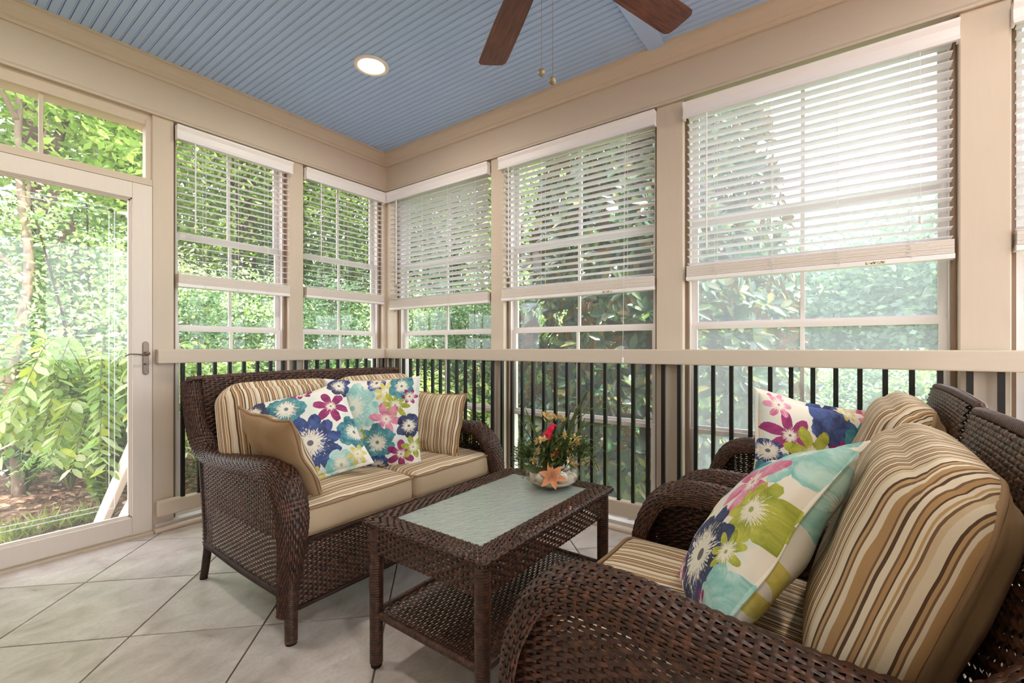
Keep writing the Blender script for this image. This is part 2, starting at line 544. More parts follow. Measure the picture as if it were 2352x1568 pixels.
for ins in (.070, .094):
    b = MB(); x0, x1, z0, z1 = DL+.092+ins, DR-.092-ins, .118+ins, 1.922-ins; t = .0045; y0, y1 = .0115, .0135
    b.box(x0, x0+t, y0, y1, z0, z1); b.box(x1-t, x1, y0, y1, z0, z1); b.box(x0, x1, y0, y1, z0, z0+t); b.box(x0, x1, y0, y1, z1-t, z1)
    b.build('etched_line', M['etch'], g)
# bronze lever set
hp = []
for k in range(24):
    a = 2*math.pi*k/24; hp.append((-1.708 + .0145*math.cos(a), (1.098 if math.sin(a) >= 0 else .936) + .0145*math.sin(a)))
h = MB().prism(hp, 1, -.019, -.011).build('handle_plate', M['bronze'], d, bevel=.0015, seg=1)
MB().lathe([(0, .034), (.010, .033), (.012, .026), (.009, .012), (.012, 0)], seg=18).build('handle_rose', M['bronze'], h, smooth=True, loc=(-1.706, -.018, 1.043), rot=(R(90), 0, 0))
lv, _ = spline([(-1.706, -.046, 1.043), (-1.73, -.050, 1.038), (-1.76, -.052, 1.040), (-1.785, -.050, 1.041), (-1.802, -.044, 1.033), (-1.808, -.040, 1.028)], 24)
MB().tube(lv, [.0052-.0022*i/23 for i in range(24)], 10).build('lever', M['bronze'], h, smooth=True)
MB().tube([(-1.706, -.018, .985), (-1.706, -.030, .985)], .007, 12).build('thumb_turn', M['bronze'], h)
MB().box(-1.716, -1.696, -.036, -.029, .981, .989).build('thumb_turn_tab', M['bronze'], h, bevel=.002)
for zz in (1.100, .934):
    MB().lathe([(0, .003), (.003, .0022), (.0036, 0)], seg=12).build('screw', M['chrome'], h, loc=(-1.708, -.019, zz), rot=(R(90), 0, 0))
# door frame: jambs, head, threshold, transom
MB().box(DL-.06, DL-.003, .0, .14, 0, HB).build('jamb', M['trim_z'], walls['L'])
MB().box(X0, DL-.06, .004, .16, -.02, HB).build('wall_panel', M['trim_z'], walls['L'])
MB().box(DL-.06, -1.672, -.004, .14, 2.016, 2.052).build('door_head', M['trim'], walls['L'], bevel=.003)
MB().box(DL-.06, -1.672, .02, .14, 2.372, HB).build('transom_head', M['trim'], walls['L'])
MB().box(DL-.06, -1.672, -.03, .15, -.02, .012).build('threshold', M['trim'], walls['L'], bevel=.004)
tw = empty('window_7'); tag(tw, 'narrow transom window above the glass door', None, None, 'structure')
fr = MB()
fr.box(DL-.03, -1.672, .03, .06, 2.052, 2.064); fr.box(DL-.03, -1.672, .03, .06, 2.388, 2.402)
fr.box(-1.700, -1.672, .015, .07, 2.05, 2.40); fr.box(DL-.03, DL, .03, .06, 2.05, 2.40); fr.box(-2.131, -2.115, .04, .055, 2.06, 2.39)
fr.build('frame', M['trim'], tw)
MB().box(DL-.02, -1.69, .046, .049, 2.056, 2.396).build('pane', M['door_glass'], tw)

# ---- railings inside the windows
def railing(wall, u0, u1, start, pitch, lab):
    r = empty('railing', wpt(wall, (u0+u1)/2, -.04, 0)); tag(r, lab, 'railing', 'porch railings')
    off = Vector(r.location)
    tm = M['trim'] if wall == 'L' else M['trim_y']
    def put(mb, nm, mat, **k):
        o = mb.build(nm, mat, r, **k); o.data.transform(Matrix.Translation(-off)); return o
    u1c = u1
    put(wb(MB(), wall, u0, u1c, -.062, -.004, .985, 1.068), 'handrail', tm, bevel=.006)
    put(wb(MB(), wall, u0, u1c, -.058, -.004, .098, .182), 'bottom_rail', tm, bevel=.006)
    n = int(abs(u0-start)/pitch)
    me = None
    for k in range(n):
        u = start - pitch*k
        if u < u0+.02: break
        if me is None:
            me = wb(MB(), wall, -.0095, .0095, -.0095, .0095, .17, .99).mesh('baluster'); me.materials.append(M['baluster'])
        link('baluster', me, None, r, loc=Vector(wpt(wall, u, -.033, 0)) - off)
    return r
railing('L', -1.662, -.064, -.062, .0865, 'cream handrail with black balusters behind the loveseat')
railing('R', -4.75, 0, -.0075-.0865, .0868, 'long cream handrail with black balusters under the wide windows')

# ---- window blinds
t = NT('printed_sticker'); o_ = t.obj(); g_ = t.noise(o_, 160, 2)
t.base(t.ramp(g_, [(.46, srgb(120, 96, 60)), (.5, srgb(236, 228, 206))]), .6); M['sticker'] = t.m
def blind(wall, u0, u1, top, bot, tilt, lab, cords, wand_u=None, wand_z=1.6, pull=None, sticker=None):
    u0, u1 = min(u0, u1), max(u0, u1); uc = (u0+u1)/2; W = u1-u0
    b = empty('window_blind', wpt(wall, uc, .0, bot)); tag(b, lab, 'blind', 'white slatted window blinds')
    off = Vector(b.location)
    def put(mb, nm, mat, par=b, **k):
        o = mb.build(nm, mat, par, **k); o.data.transform(Matrix.Translation(-off)); return o
    # valance with crown profile and end returns
    prof = [(-.040, top), (-.040, top-.012), (-.036, top-.020), (-.031, top-.030), (-.031, top-.066), (-.036, top-.078), (-.038, top-.086), (-.022, top-.086), (-.022, top)]
    put(wprism(MB(), wall, prof, u0, u1), 'valance', M['valance'])
    for a in (u0, u1-.008):
        put(wb(MB(), wall, a, a+.008, -.022, .004, top-.086, top), 'valance_return', M['valance'])
    put(wb(MB(), wall, u0+.015, u1-.015, -.012, .038, top-.05, top-.004), 'headrail', M['valance'])
    # slats
    z_hi, z_lo = top-.075, bot+.090
    n = int(round((z_hi-z_lo)/.0405)); pitch = (z_hi-z_lo)/n
    a = R(tilt); cs, sn = math.cos(a), math.sin(a)
    prof = []
    for s in (-1, -.5, 0, .5, 1): prof.append((s*.0245, .0022*(1-s*s)+.0013))
    for s in (1, .5, 0, -.5, -1): prof.append((s*.0245, .0022*(1-s*s)-.0013))
    prof = [(x*cs - z*sn, x*sn + z*cs) for x, z in prof]
    me = wprism(MB(), wall, prof, -(W/2-.018), W/2-.018).mesh('slat'); me.materials.append(M['blind'])
    for k in range(n+1):
        o = link('slat', me, None, b, loc=Vector(wpt(wall, uc, .014, z_lo+pitch*k)) - off)
    # gathered slats on the bottom rail
    k = 0; z = bot+.024
    while z < bot+.078:
        j = random.uniform(-.0012, .0012)
        put(wb(MB(), wall, u0+.014, u1-.014, -.012+j, .040+j, z, z+.0042), 'gathered_slat', M['stack']); z += .0052
    put(wprism(MB(), wall, [(-.014, bot+.002), (-.014, bot+.018), (-.009, bot+.023), (.037, bot+.023), (.042, bot+.018), (.042, bot+.002)], u0+.012, u1-.012), 'bottom_rail', M['valance'])
    if sticker is not None:
        put(wb(MB(), wall, sticker-.035, sticker+.035, -.0146, -.0139, bot+.005, bot+.015), 'warning_sticker', M['sticker'])
    for c in cords:
        t = MB()
        for nn in (-.0125, .0405):
            t.tube([wpt(wall, c, nn, top-.04), wpt(wall, c, nn, bot+.08)], .0011, 5)
        put(t, 'ladder_cord', M['cord'])
        q = [wpt(wall, c+(.012 if i % 2 else -.012)*(.6+.4*random.random()), -.016, bot+.082-.0075*i) for i in range(9)]
        q += [wpt(wall, c, -.016, bot+.008)]
        q, _ = spline(q, 40)
        put(MB().tube(q, .0013, 5), 'bunched_cord', M['cord'])
    if wand_u is not None:
        put(MB().tube([wpt(wall, wand_u, -.030, top-.085), wpt(wall, wand_u, -.030, wand_z)], .0042, 6), 'tilt_wand', M['valance'])
    if pull is not None:
        pu, pz = pull
        t = MB().tube([wpt(wall, pu, -.026, top-.085), wpt(wall, pu+.002, -.064, pz+.02)], .0012, 5)
        po = put(t, 'pull_cord', M['cord'])
        c = wpt(wall, pu+.002, -.064, pz-.012)
        t = MB().lathe([(0, .034), (.003, .034), (.006, .028), (.0065, .004), (.005, 0), (0, 0)], c, 12)
        put(t, 'cord_tassel', M['valance'], po)
    return b
blind('L', -1.560, -.852, 2.415, 1.445, 7, 'white blind beside the glass door', (-1.40, -1.21, -1.02), -1.464, 1.78)
blind('L', -.750, -.022, 2.415, 1.450, 7, 'white blind on the left wall next to the corner', (-.60, -.39, -.18), -.631, 1.74)
blind('R', -1.172, -.045, 2.415, 1.400, -15, 'white blind on the right wall next to the corner', (-.20, -.47, -.76, -1.04), -.17, 1.62)
blind('R', -2.388, -1.272, 2.415, 1.405, -4, 'white blind hanging in front of the magnolia', (-1.39, -1.62, -1.90, -2.20), -1.36, 1.58, (-2.215, 1.0), -2.09)
blind('R', -3.626, -2.542, 2.400, 1.440, -5, 'wide white blind on the hazy bright window', (-2.70, -2.96, -3.225, -3.475), -2.663, 1.60, (-3.506, 1.60), -3.36)
blind('R', -4.71, -3.772, 2.400, 1.450, -5, 'white blind cut off by the right picture edge', (-3.90, -4.25, -4.6))

# ---- recessed ceiling lights
def recessed(x, y, lab):
    r = empty('recessed_light', (x, y, CEIL)); tag(r, lab, 'ceiling light', 'recessed ceiling lights')
    MB().lathe([(.100, .002), (.100, -.006), (.094, -.010), (.078, -.008), (.072, .0), (.070, .010)], seg=40).build('trim_ring', M['lamp_ring'], r, smooth=True)
    MB().lathe([(.0705, -.001), (.055, -.004), (.0, -.005)], seg=40).build('diffuser', M['lamp'], r, smooth=True)
    ld = bpy.data.lights.new('recessed_lamp', 'AREA'); ld.shape = 'DISK'; ld.size = .13; ld.energy = RECESSED_W
    ld.color = (1.0, .88, .74)
    lo = bpy.data.objects.new('recessed_lamp', ld); COL.objects.link(lo); lo.parent = r; lo.location = (0, 0, -.014)
t = NT('white_lamp_ring'); t.base(srgb(246, 240, 232), .4); M['lamp_ring'] = t.m
t = NT('lit_lamp_diffuser'); t.base((1, .95, .85, 1), .5)
t.p.inputs['Emission Color'].default_value = (1, .86, .66, 1); t.p.inputs['Emission Strength'].default_value = 9; M['lamp'] = t.m
recessed(-.895, -1.0, 'lit round recessed light in the blue ceiling')
recessed(-2.25, -1.0, 'recessed light outside the frame near the door')
recessed(-.895, -3.85, 'recessed light outside the frame above the chairs')
recessed(-2.25, -3.85, 'recessed light outside the frame behind the camera')

# ---- ceiling fan (hub above the frame)
def wood_mat():
    t = NT('walnut_blade'); o = t.obj()
    g = t.noise(t.scale(o, (2.2, 26, 26)), 3, 6, .65, .6)
    c = t.ramp(g, [(.32, srgb(66, 36, 30)), (.52, srgb(100, 57, 46)), (.7, srgb(128, 78, 62))])
    t.base(c, .42, .4); return t.m
M['walnut'] = wood_mat()
M['fan_metal'] = simple('fan_bronze', srgb(96, 80, 68), .35, .5, .8)
fan = empty('ceiling_fan', (-1.245, -2.435, CEIL)); tag(fan, 'ceiling fan with dark walnut blades and pull chains', 'ceiling fan')
BZ = 2.49 - CEIL
MB().lathe([(.0, 0), (.075, 0), (.075, -.03), (.05, -.06), (.02, -.07), (0, -.07)], seg=32).build('canopy', M['fan_metal'], fan, smooth=True)
MB().lathe([(.014, -.06), (.014, -.14)], seg=16).build('downrod', M['fan_metal'], fan, smooth=True)
MB().lathe([(0, -.12), (.05, -.125), (.12, -.15), (.135, -.19), (.125, -.235), (.08, -.265), (.07, -.30), (.06, -.325), (0, -.33)], seg=40).build('motor_housing', M['fan_metal'], fan, smooth=True)
def blade_mesh():
    out = []
    pts = [(.17, -.052), (.25, -.060), (.45, -.068), (.70, -.073), (.735, -.071), (.752, -.058), (.756, -.03), (.756, .03), (.752, .058), (.735, .071), (.70, .073), (.45, .068), (.25, .060), (.17, .052)]
    m = MB().prism(pts, 2, -.003, .003)
    return m
bm_ = blade_mesh()
for k in range(5):
    ang = R(-18.5 + 72*k)
    o = bm_.build('blade', M['walnut'], fan, bevel=.0015, seg=1, loc=(0, 0, BZ), rot=(R(10), 0, 0))
    o.rotation_euler = (Matrix.Rotation(ang, 3, 'Z') @ Matrix.Rotation(R(-9), 3, 'X')).to_euler()
    ir = MB().prism([(.10, -.016), (.17, -.03), (.24, -.04), (.25, 0), (.24, .04), (.17, .03), (.10, .016)], 2, .004, .009)
    ir.build('blade_iron', M['fan_metal'], o, bevel=.001, seg=1)
def chain(dx, dy, z1, r):
    c = MB(); z = -.325
    n = int((-.325 - z1)/.0042)
    for i in range(n):
        zz = -.325 - i*.0042
        c.lathe([(0, .0017), (.0016, 0), (0, -.0017)], (dx, dy, zz), 6)
    o = c.build('pull_chain', M['chain'], fan, kind='stuff')
    MB().lathe([(0, .014), (.006, .0125), (.0115, .006), (.013, 0), (.0115, -.006), (.006, -.0125), (0, -.014)], (dx, dy, z1-.012), 20).build('chain_pendant', M['pendant'], o, smooth=True)
M['chain'] = simple('chain_metal', srgb(150, 132, 110), .35, .5, .9)
M['pendant'] = simple('stone_pendant', srgb(150, 134, 108), .25, .6, .2, .35, 90)
chain(-.004, .018, -.705, .0)
chain(.016, -.014, -.735, .0)
# ================================================================ woven furniture
def weave(S, Lu, Lv, pu=.024, pv=.0105, amp=.0026, bulge=.0016, flip=1, stake=True, ms=4):
    """plain weave on the surface S(u,v): strands run along u over and under stakes that run along v"""
    nu = max(2, int(round(Lu/pu))); nv = max(1, int(round(Lv/pv)))
    us = np.linspace(0, 1, ms*nu+1); K = len(us)
    vc = (np.arange(nv)+.5)/nv
    par = np.where(np.arange(nv) % 2 == 0, 1., -1.)
    co = np.cos(np.pi*np.arange(K)/ms)[None, :]*par[:, None]              # +1 over a stake, -1 under
    hw = (.41 + .10*np.abs(co))/nv
    V = vc[:, None, None] + np.array([-1., 0, 1.])[None, :, None]*hw[:, None, :]
    U = us[None, None, :] + 0*V
    def frame(U, V):
        e = 1e-3
        P = S(U, V)
        du = S(np.clip(U+e, 0, 1), V) - S(np.clip(U-e, 0, 1), V)
        dv = S(U, np.clip(V+e, 0, 1)) - S(U, np.clip(V-e, 0, 1))
        n = np.cross(du, dv); n /= np.maximum(np.linalg.norm(n, axis=-1, keepdims=True), 1e-12)
        return P, n*flip
    P, N = frame(U, V)
    off = amp*np.sign(co)*np.abs(co)**.8
    off = off[:, None, :] + np.array([-bulge, bulge*.7, -bulge])[None, :, None]
    verts = (P + N*off[..., None]).reshape(-1, 3)
    idx = np.arange(nv*3*K).reshape(nv, 3, K)
    f = np.stack([idx[:, :-1, :-1], idx[:, :-1, 1:], idx[:, 1:, 1:], idx[:, 1:, :-1]], -1).reshape(-1, 4)
    if stake:
        su = us[::ms]; w = .19*pu/Lu
        Us = np.clip(su[:, None, None] + np.array([-w, w])[None, :, None], 0, 1)
        vs_ = (np.arange(2*nv+1))/(2*nv)
        Us = Us + 0*vs_[None, None, :]; Vs = vs_[None, None, :] + 0*Us
        P2, N2 = frame(Us, Vs)
        sgn = np.where(np.arange(len(su)) % 2 == 0, 1., -1.)
        kk = np.arange(2*nv+1); sv = np.where(kk % 2 == 1, np.where((kk//2) % 2 == 0, 1., -1.), 0.)
        off2 = -amp*.85*sgn[:, None, None]*sv[None, None, :]
        v2 = (P2 + N2*off2[..., None]).reshape(-1, 3)
        idx = np.arange(len(v2)).reshape(len(su), 2, 2*nv+1) + len(verts)
        f2 = np.stack([idx[:, 0, :-1], idx[:, 0, 1:], idx[:, 1, 1:], idx[:, 1, :-1]], -1).reshape(-1, 4)
        verts = np.vstack([verts, v2]); f = np.vstack([f, f2])
    return verts, f

def woven(name, parent, panels, mat='wicker', core=False, **kw):
    vs_, fs, mi, n = [], [], [], 0
    for args, k in panels:
        v, f = weave(*args, **k); vs_.append(v); fs.append(f+n); mi.append(np.zeros(len(f))); n += len(v)
        if core:      # dark backing sheet added just inside, closing gaps in the weave
            S = args[0]; U, V = np.meshgrid(np.linspace(0, 1, 90), np.linspace(0, 1, 14), indexing='ij')
            e = 1e-3; P = S(U, V)
            nn = np.cross(S(np.clip(U+e, 0, 1), V)-S(np.clip(U-e, 0, 1), V), S(U, np.clip(V+e, 0, 1))-S(U, np.clip(V-e, 0, 1)))
            nn /= np.maximum(np.linalg.norm(nn, axis=-1, keepdims=True), 1e-12)
            P = P - nn*k.get('flip', 1)*.0042
            id_ = np.arange(90*14).reshape(90, 14) + n
            f = np.stack([id_[:-1, :-1], id_[1:, :-1], id_[1:, 1:], id_[:-1, 1:]], -1).reshape(-1, 4)
            vs_.append(P.reshape(-1, 3)); fs.append(f); mi.append(np.ones(len(f))); n += 90*14
    me = np_mesh(name, np.vstack(vs_), np.vstack(fs), mat_idx=np.concatenate(mi), smooth=True)
    return link(name, me, [M[mat], M['deck']], parent, kind='stuff', **kw)

def wrapped(pts, rads, pitch=.0075, seg=14, n=None):
    """wrapped pole: swept tube with a ring bump per turn of cane"""
    P, L = spline(pts, 400)
    turns = int(L/pitch); m = turns*4+1
    P, L = spline(pts, m)
    rr = np.interp(np.linspace(0, 1, m), np.linspace(0, 1, len(rads)), rads)
    rr = rr*1.0 + .0011*np.array([(-1., .5, 1., .5)[k % 4] for k in range(m)])
    return MB().tube([tuple(p) for p in P], list(rr), seg)

def flat(p00, p10, p01, p11):
    p00, p10, p01, p11 = map(np.array, (p00, p10, p01, p11))
    def S(U, V):
        U = U[..., None]; V = V[..., None]
        return (1-U)*(1-V)*p00 + U*(1-V)*p10 + (1-U)*V*p01 + U*V*p11
    return S

PROFILE = [(.960, .918), (.935, .84), (.905, .75), (.862, .665), (.795, .617), (.70, .605), (.50, .615), (.32, .634), (.19, .630), (.10, .592), (.038, .520), (.012, .43), (.008, .33), (.018, .22), (.030, .10)]
def make_seat(name, W, ys=1.0, pu=.019, pv=.0095, lift=0):
    root = empty(name)
    prof = [(p[0]*ys, p[1] + (lift if .05 < p[0] < .87 else 0)) for p in PROFILE]
    P, L = spline(prof, 240)
    s = np.linspace(0, 1, 240)
    T = np.gradient(P, axis=0); T /= np.linalg.norm(T, axis=1, keepdims=True)
    Nn = np.stack([T[:, 1], -T[:, 0]], 1)         # outward: up on the arm, forward on the front
    if Nn[100, 1] < 0: Nn = -Nn
    # band width along the path
    wid = np.interp(s, [0, .2, .35, .62, .78, .9, 1.0], [.095, .105, .125, .135, .118, .085, .062])
    hgt = np.interp(s, [0, .2, .35, .7, .9, 1.0], [.020, .024, .040, .044, .036, .026])
    AX = W/2 - .066
    def arm_surface(sx):
        def S(U, V):
            y = np.interp(U, s, P[:, 0]); z = np.interp(U, s, P[:, 1])
            ny = np.interp(U, s, Nn[:, 0]); nz = np.interp(U, s, Nn[:, 1])
            w = np.interp(U, s, wid); h = np.interp(U, s, hgt)
            a = (V-.5)*2*R(112)
            q = np.sign(np.sin(a))*np.abs(np.sin(a))**.8
            o = h*(np.cos(a)-1)
            # keep the outer edge of the band in line while it narrows
            x = sx*AX + w/2*q + sx*(.0675-w/2)*.85
            return np.stack([x, y+ny*o, z+nz*o], -1)
        return S
    per = .205
    for sx in (-1, 1):
        woven('arm_band', root, [((arm_surface(sx), L, per), dict(pu=pu*.95, pv=pv*.86, amp=.0023, bulge=.0019, flip=1))], core=True)
        # dark frame under the band so that it reads solid
        fr = MB().tube([(sx*(AX), p[0]-n[0]*.036, p[1]-n[1]*.036) for p, n in zip(P[8:-12:6], Nn[8:-12:6])], .019, 8)
        fr.build('arm_frame', M['wicker_dark'], root, smooth=True)
        # side panel below the arm
        xo = sx*(AX+.034)
        def Sp(U, V, xo=xo):
            y = (.80 + (.055-.80)*U)*ys
            top = np.interp(y/ys, [.03, .06, .10, .19, .32, .50, .70, .80], [.50, .555, .565, .60, .605, .588, .578, .575])
            bot = .175 + 0*y
            z = bot + (top+lift-bot)*V
            return np.stack([xo+0*y, y, z], -1)
        woven('side_panel', root, [((Sp, .745*ys, .41), dict(pu=pu, pv=pv*.95, flip=1 if sx < 0 else -1))])
        # wrapped legs and stretcher
        xl = sx*(AX+.022)
        wrapped([(xl, .042*ys, .24), (xl, .040*ys, .12), (xl, .036*ys, 0.006)], [.026, .024, .0215]).build('leg', M['wicker'], root, smooth=True)
        wrapped([(xl, .83*ys, .585), (xl, .80*ys, .40), (xl, .775*ys, .20), (xl, .80*ys, .08), (xl, .825*ys, .006)], [.020, .021, .020, .017, .0155]).build('leg', M['wicker_dark'], root, smooth=True)
        for yy, rr in ((.036*ys, .020), (.825*ys, .0165)):
            MB().lathe([(0, 0), (rr, 0), (rr, .010), (rr*.8, .014), (0, .014)], (xl, yy, 0), 14).build('foot_cap', M['deck'], root)
        wrapped([(xl+sx*.010, .045*ys, .166), (xl+sx*.012, .40*ys, .166), (xl+sx*.006, .782*ys, .176)], [.013, .013, .013]).build('stretcher', M['wicker_dark'], root, smooth=True)
    # back panel, leaning, with a rolled top edge
    bx = AX - .012
    def Sb(U, V):
        x = -bx + 2*bx*U
        y = (.80 + .155*V)*ys - .012
        z = .32 + (.925-.32)*V + .006*np.sin(np.pi*U)
        return np.stack([x, y, z], -1)
    woven('back_panel', root, [((Sb, 2*bx, .625), dict(pu=pu*1.1, pv=pv*1.15, amp=.003, bulge=.002, flip=1))])
    def Sb2(U, V):
        q = Sb(U, V); q[..., 1] += .030; return q
    woven('back_panel_rear', root, [((Sb2, 2*bx, .625), dict(pu=pu*1.1, pv=pv*1.15, amp=.003, bulge=.002, flip=-1))])
    wrapped([(-AX-.03, .963*ys, .918), (-bx, .962*ys, .928), (0, .962*ys, .936), (bx, .962*ys, .928), (AX+.03, .963*ys, .918)], [.012, .013, .013, .013, .012], .010).build('top_rail', M['wicker'], root, smooth=True)
    # front apron, seat deck
    fx = AX - .012
    woven('apron', root, [((flat((-fx, .05*ys, .112), (fx, .05*ys, .112), (-fx, .058*ys, .352), (fx, .058*ys, .352)), 2*fx, .24), dict(pu=pu, pv=pv, flip=1))])
    MB().box(-fx, fx, .06*ys, .82*ys, .325, .345).build('seat_deck', M['deck'], root)
    MB().tube([(-fx, .052*ys, .352), (fx, .052*ys, .352)], .009, 8).build('apron_edge', M['wicker_dark'], root, smooth=True)
    MB().tube([(-fx, .048*ys, .110), (fx, .048*ys, .110)], .009, 8).build('apron_edge', M['wicker_dark'], root, smooth=True)
    return root

def copy_tree(o, parent=None):
    c = o.copy(); COL.objects.link(c)
    if parent is not None: c.parent = parent
    for ch in list(o.children): copy_tree(ch, c)
    return c

sofa = make_seat('loveseat', 1.315)
tag(sofa, 'dark brown wicker loveseat facing the coffee table', 'loveseat')
sofa.location = (-1.095, -1.665, 0)
CHF = -2.665
chairA = make_seat('armchair', .830, .88, .0235, .0098, .018)
tag(chairA, 'near brown wicker armchair cut by the bottom picture edge', 'armchair', 'wicker armchairs opposite the loveseat')
chairB = copy_tree(chairA)
tag(chairB, 'far brown wicker armchair beside the railing', 'armchair', 'wicker armchairs opposite the loveseat')
chairA.location = (-1.425, CHF, 0); chairA.rotation_euler = (0, 0, math.pi)
chairB.location = (-.530, CHF-.03, 0); chairB.rotation_euler = (0, 0, math.pi)

# ---- coffee table
TX0, TX1, TY0, TY1, TZ = -1.630, -.795, -2.478, -1.945, .500
table = empty('coffee_table', ((TX0+TX1)/2, (TY0+TY1)/2, 0)); tag(table, 'brown wicker coffee table with rippled glass top', 'coffee table')
hx, hy = (TX1-TX0)/2, (TY1-TY0)/2
bw = .078
tops = []
def border(a, b, c, d_):   # trapezoid strip outer a->b, inner c->d
    tops.append(((flat(a, b, c, d_), np.linalg.norm(np.subtract(b, a)), bw), dict(pu=.020, pv=.0098, flip=1)))
z = TZ
O = [(-hx+.01, -hy+.01, z), (hx-.01, -hy+.01, z), (hx-.01, hy-.01, z), (-hx+.01, hy-.01, z)]
I = [(-hx+bw, -hy+bw, z), (hx-bw, -hy+bw, z), (hx-bw, hy-bw, z), (-hx+bw, hy-bw, z)]
for k in range(4):
    border(O[k], O[(k+1) % 4], I[k], I[(k+1) % 4])
woven('top_border', table, tops)
sides = []
def rim(k):      # rounded edge
    a, b = np.array(O[k]), np.array(O[(k+1) % 4]); t = (b-a)/np.linalg.norm(b-a); n = np.array([t[1], -t[0], 0])
    L = np.linalg.norm(b-a)
    def S(U, V):
        an = V*R(180)
        p = a + (b-a)*U[..., None]
        r = .011
        return p + n*(r*np.sin(an))[..., None] + np.array([0, 0, 1.])*(r*(np.cos(an)-1))[..., None] + t*((U-.5)*2*.011*np.sin(an))[..., None]
    return S, L
for k in range(4):
    S, L = rim(k); sides.append(((S, L, .036), dict(pu=.020, pv=.0098, flip=-1)))
woven('top_rim', table, sides)
ap = []
A = [(-hx+.018, -hy+.018), (hx-.018, -hy+.018), (hx-.018, hy-.018), (-hx+.018, hy-.018)]
for k in range(4):
    a, b = A[k], A[(k+1) % 4]
    ap.append(((flat((a[0], a[1], TZ-.112), (b[0], b[1], TZ-.112), (a[0], a[1], TZ-.018), (b[0], b[1], TZ-.018)), math.dist(a, b), .094), dict(pu=.020, pv=.0100, flip=1)))
for k in range(4):
    woven('apron', table, [ap[k]])
for sx in (-1, 1):
    for sy in (-1, 1):
        x, y = sx*(hx-.032), sy*(hy-.032)
        lg = wrapped([(x, y, TZ-.02), (x, y, .25), (x, y, .012)], [.0235, .0225, .021], .0085).build('leg', M['wicker'], table, smooth=True)
        MB().lathe([(0, 0), (.017, 0), (.019, .006), (.017, .014), (0, .014)], (x, y, 0), 14).build('foot_cap', M['deck'], lg)
sz = .185
woven('shelf', table, [((flat((-hx+.03, -hy+.03, sz), (hx-.03, -hy+.03, sz), (-hx+.03, hy-.03, sz), (hx-.03, hy-.03, sz)), 2*hx-.06, 2*hy-.06), dict(pu=.020, pv=.0108, amp=.0024, bulge=.0012))])
for a, b in (((-hx+.03, -hy+.03), (hx-.03, -hy+.03)), ((hx-.03, -hy+.03), (hx-.03, hy-.03)), ((hx-.03, hy-.03), (-hx+.03, hy-.03)), ((-hx+.03, hy-.03), (-hx+.03, -hy+.03))):
    wrapped([(a[0], a[1], sz-.004), ((a[0]+b[0])/2, (a[1]+b[1])/2, sz-.004), (b[0], b[1], sz-.004)], [.012, .012, .012]).build('shelf_rail', M['wicker'], table, smooth=True)
for sx in (-1, 1):
    for sy in (-1, 1):
        MB().tube([(sx*(hx-.052), sy*(hy-.052), sz-.014), (sx*(hx-.034), sy*(hy-.034), sz-.03)], .008, 10).build('shelf_bracket', M['wicker_dark'], table)
for sy in (-1, 0, 1):
    MB().box(-hx+.02, hx-.02, sy*.17-.012, sy*.17+.012, TZ-.040, TZ-.022).build('support_bar', M['wicker_dark'], table)
def m_rippled():
    t = NT('rippled_glass'); o = t.obj()
    rot = t.node('ShaderNodeMapping', i_0=o); rot.inputs['Rotation'].default_value = (0, 0, R(24))
    w = t.noise(t.scale(rot.outputs[0], (26, 130, 1)), 1.0, 3, .55, .35)
    bp = t.node('ShaderNodeBump', i_Height=w); bp.inputs['Strength'].default_value = .55; bp.inputs['Distance'].default_value = .004
    gl = t.node('ShaderNodeBsdfGlossy', i_Color=(1, 1, 1, 1), i_Roughness=.08); t.put(gl.inputs['Normal'], bp.outputs[0])
    di = t.node('ShaderNodeBsdfDiffuse'); t.put(di.inputs['Color'], t.mix(w, srgb(176, 194, 190), srgb(220, 230, 226)))
    t.put(di.inputs['Normal'], bp.outputs[0])
    tr = t.node('ShaderNodeBsdfTransparent', i_Color=(.86, .95, .92, 1))
    fr = t.node('ShaderNodeFresnel', i_IOR=1.55); t.put(fr.inputs['Normal'], bp.outputs[0])
    m1 = t.node('ShaderNodeMixShader', i_0=.72); t.t.links.new(tr.outputs[0], m1.inputs[1]); t.t.links.new(di.outputs[0], m1.inputs[2])
    m2 = t.node('ShaderNodeMixShader'); t.put(m2.inputs[0], t.math('ADD', t.math('MULTIPLY', fr.outputs[0], 1.3), .05, clamp=True))
    t.t.links.new(m1.outputs[0], m2.inputs[1]); t.t.links.new(gl.outputs[0], m2.inputs[2])
    t.t.links.new(m2.outputs[0], t.out.inputs[0]); t.n.remove(t.p)
    return t.m
MB().box(-hx+bw-.012, hx-bw+.012, -hy+bw-.012, hy-bw+.012, TZ-.010, TZ-.003).build('glass_top', m_rippled(), table)

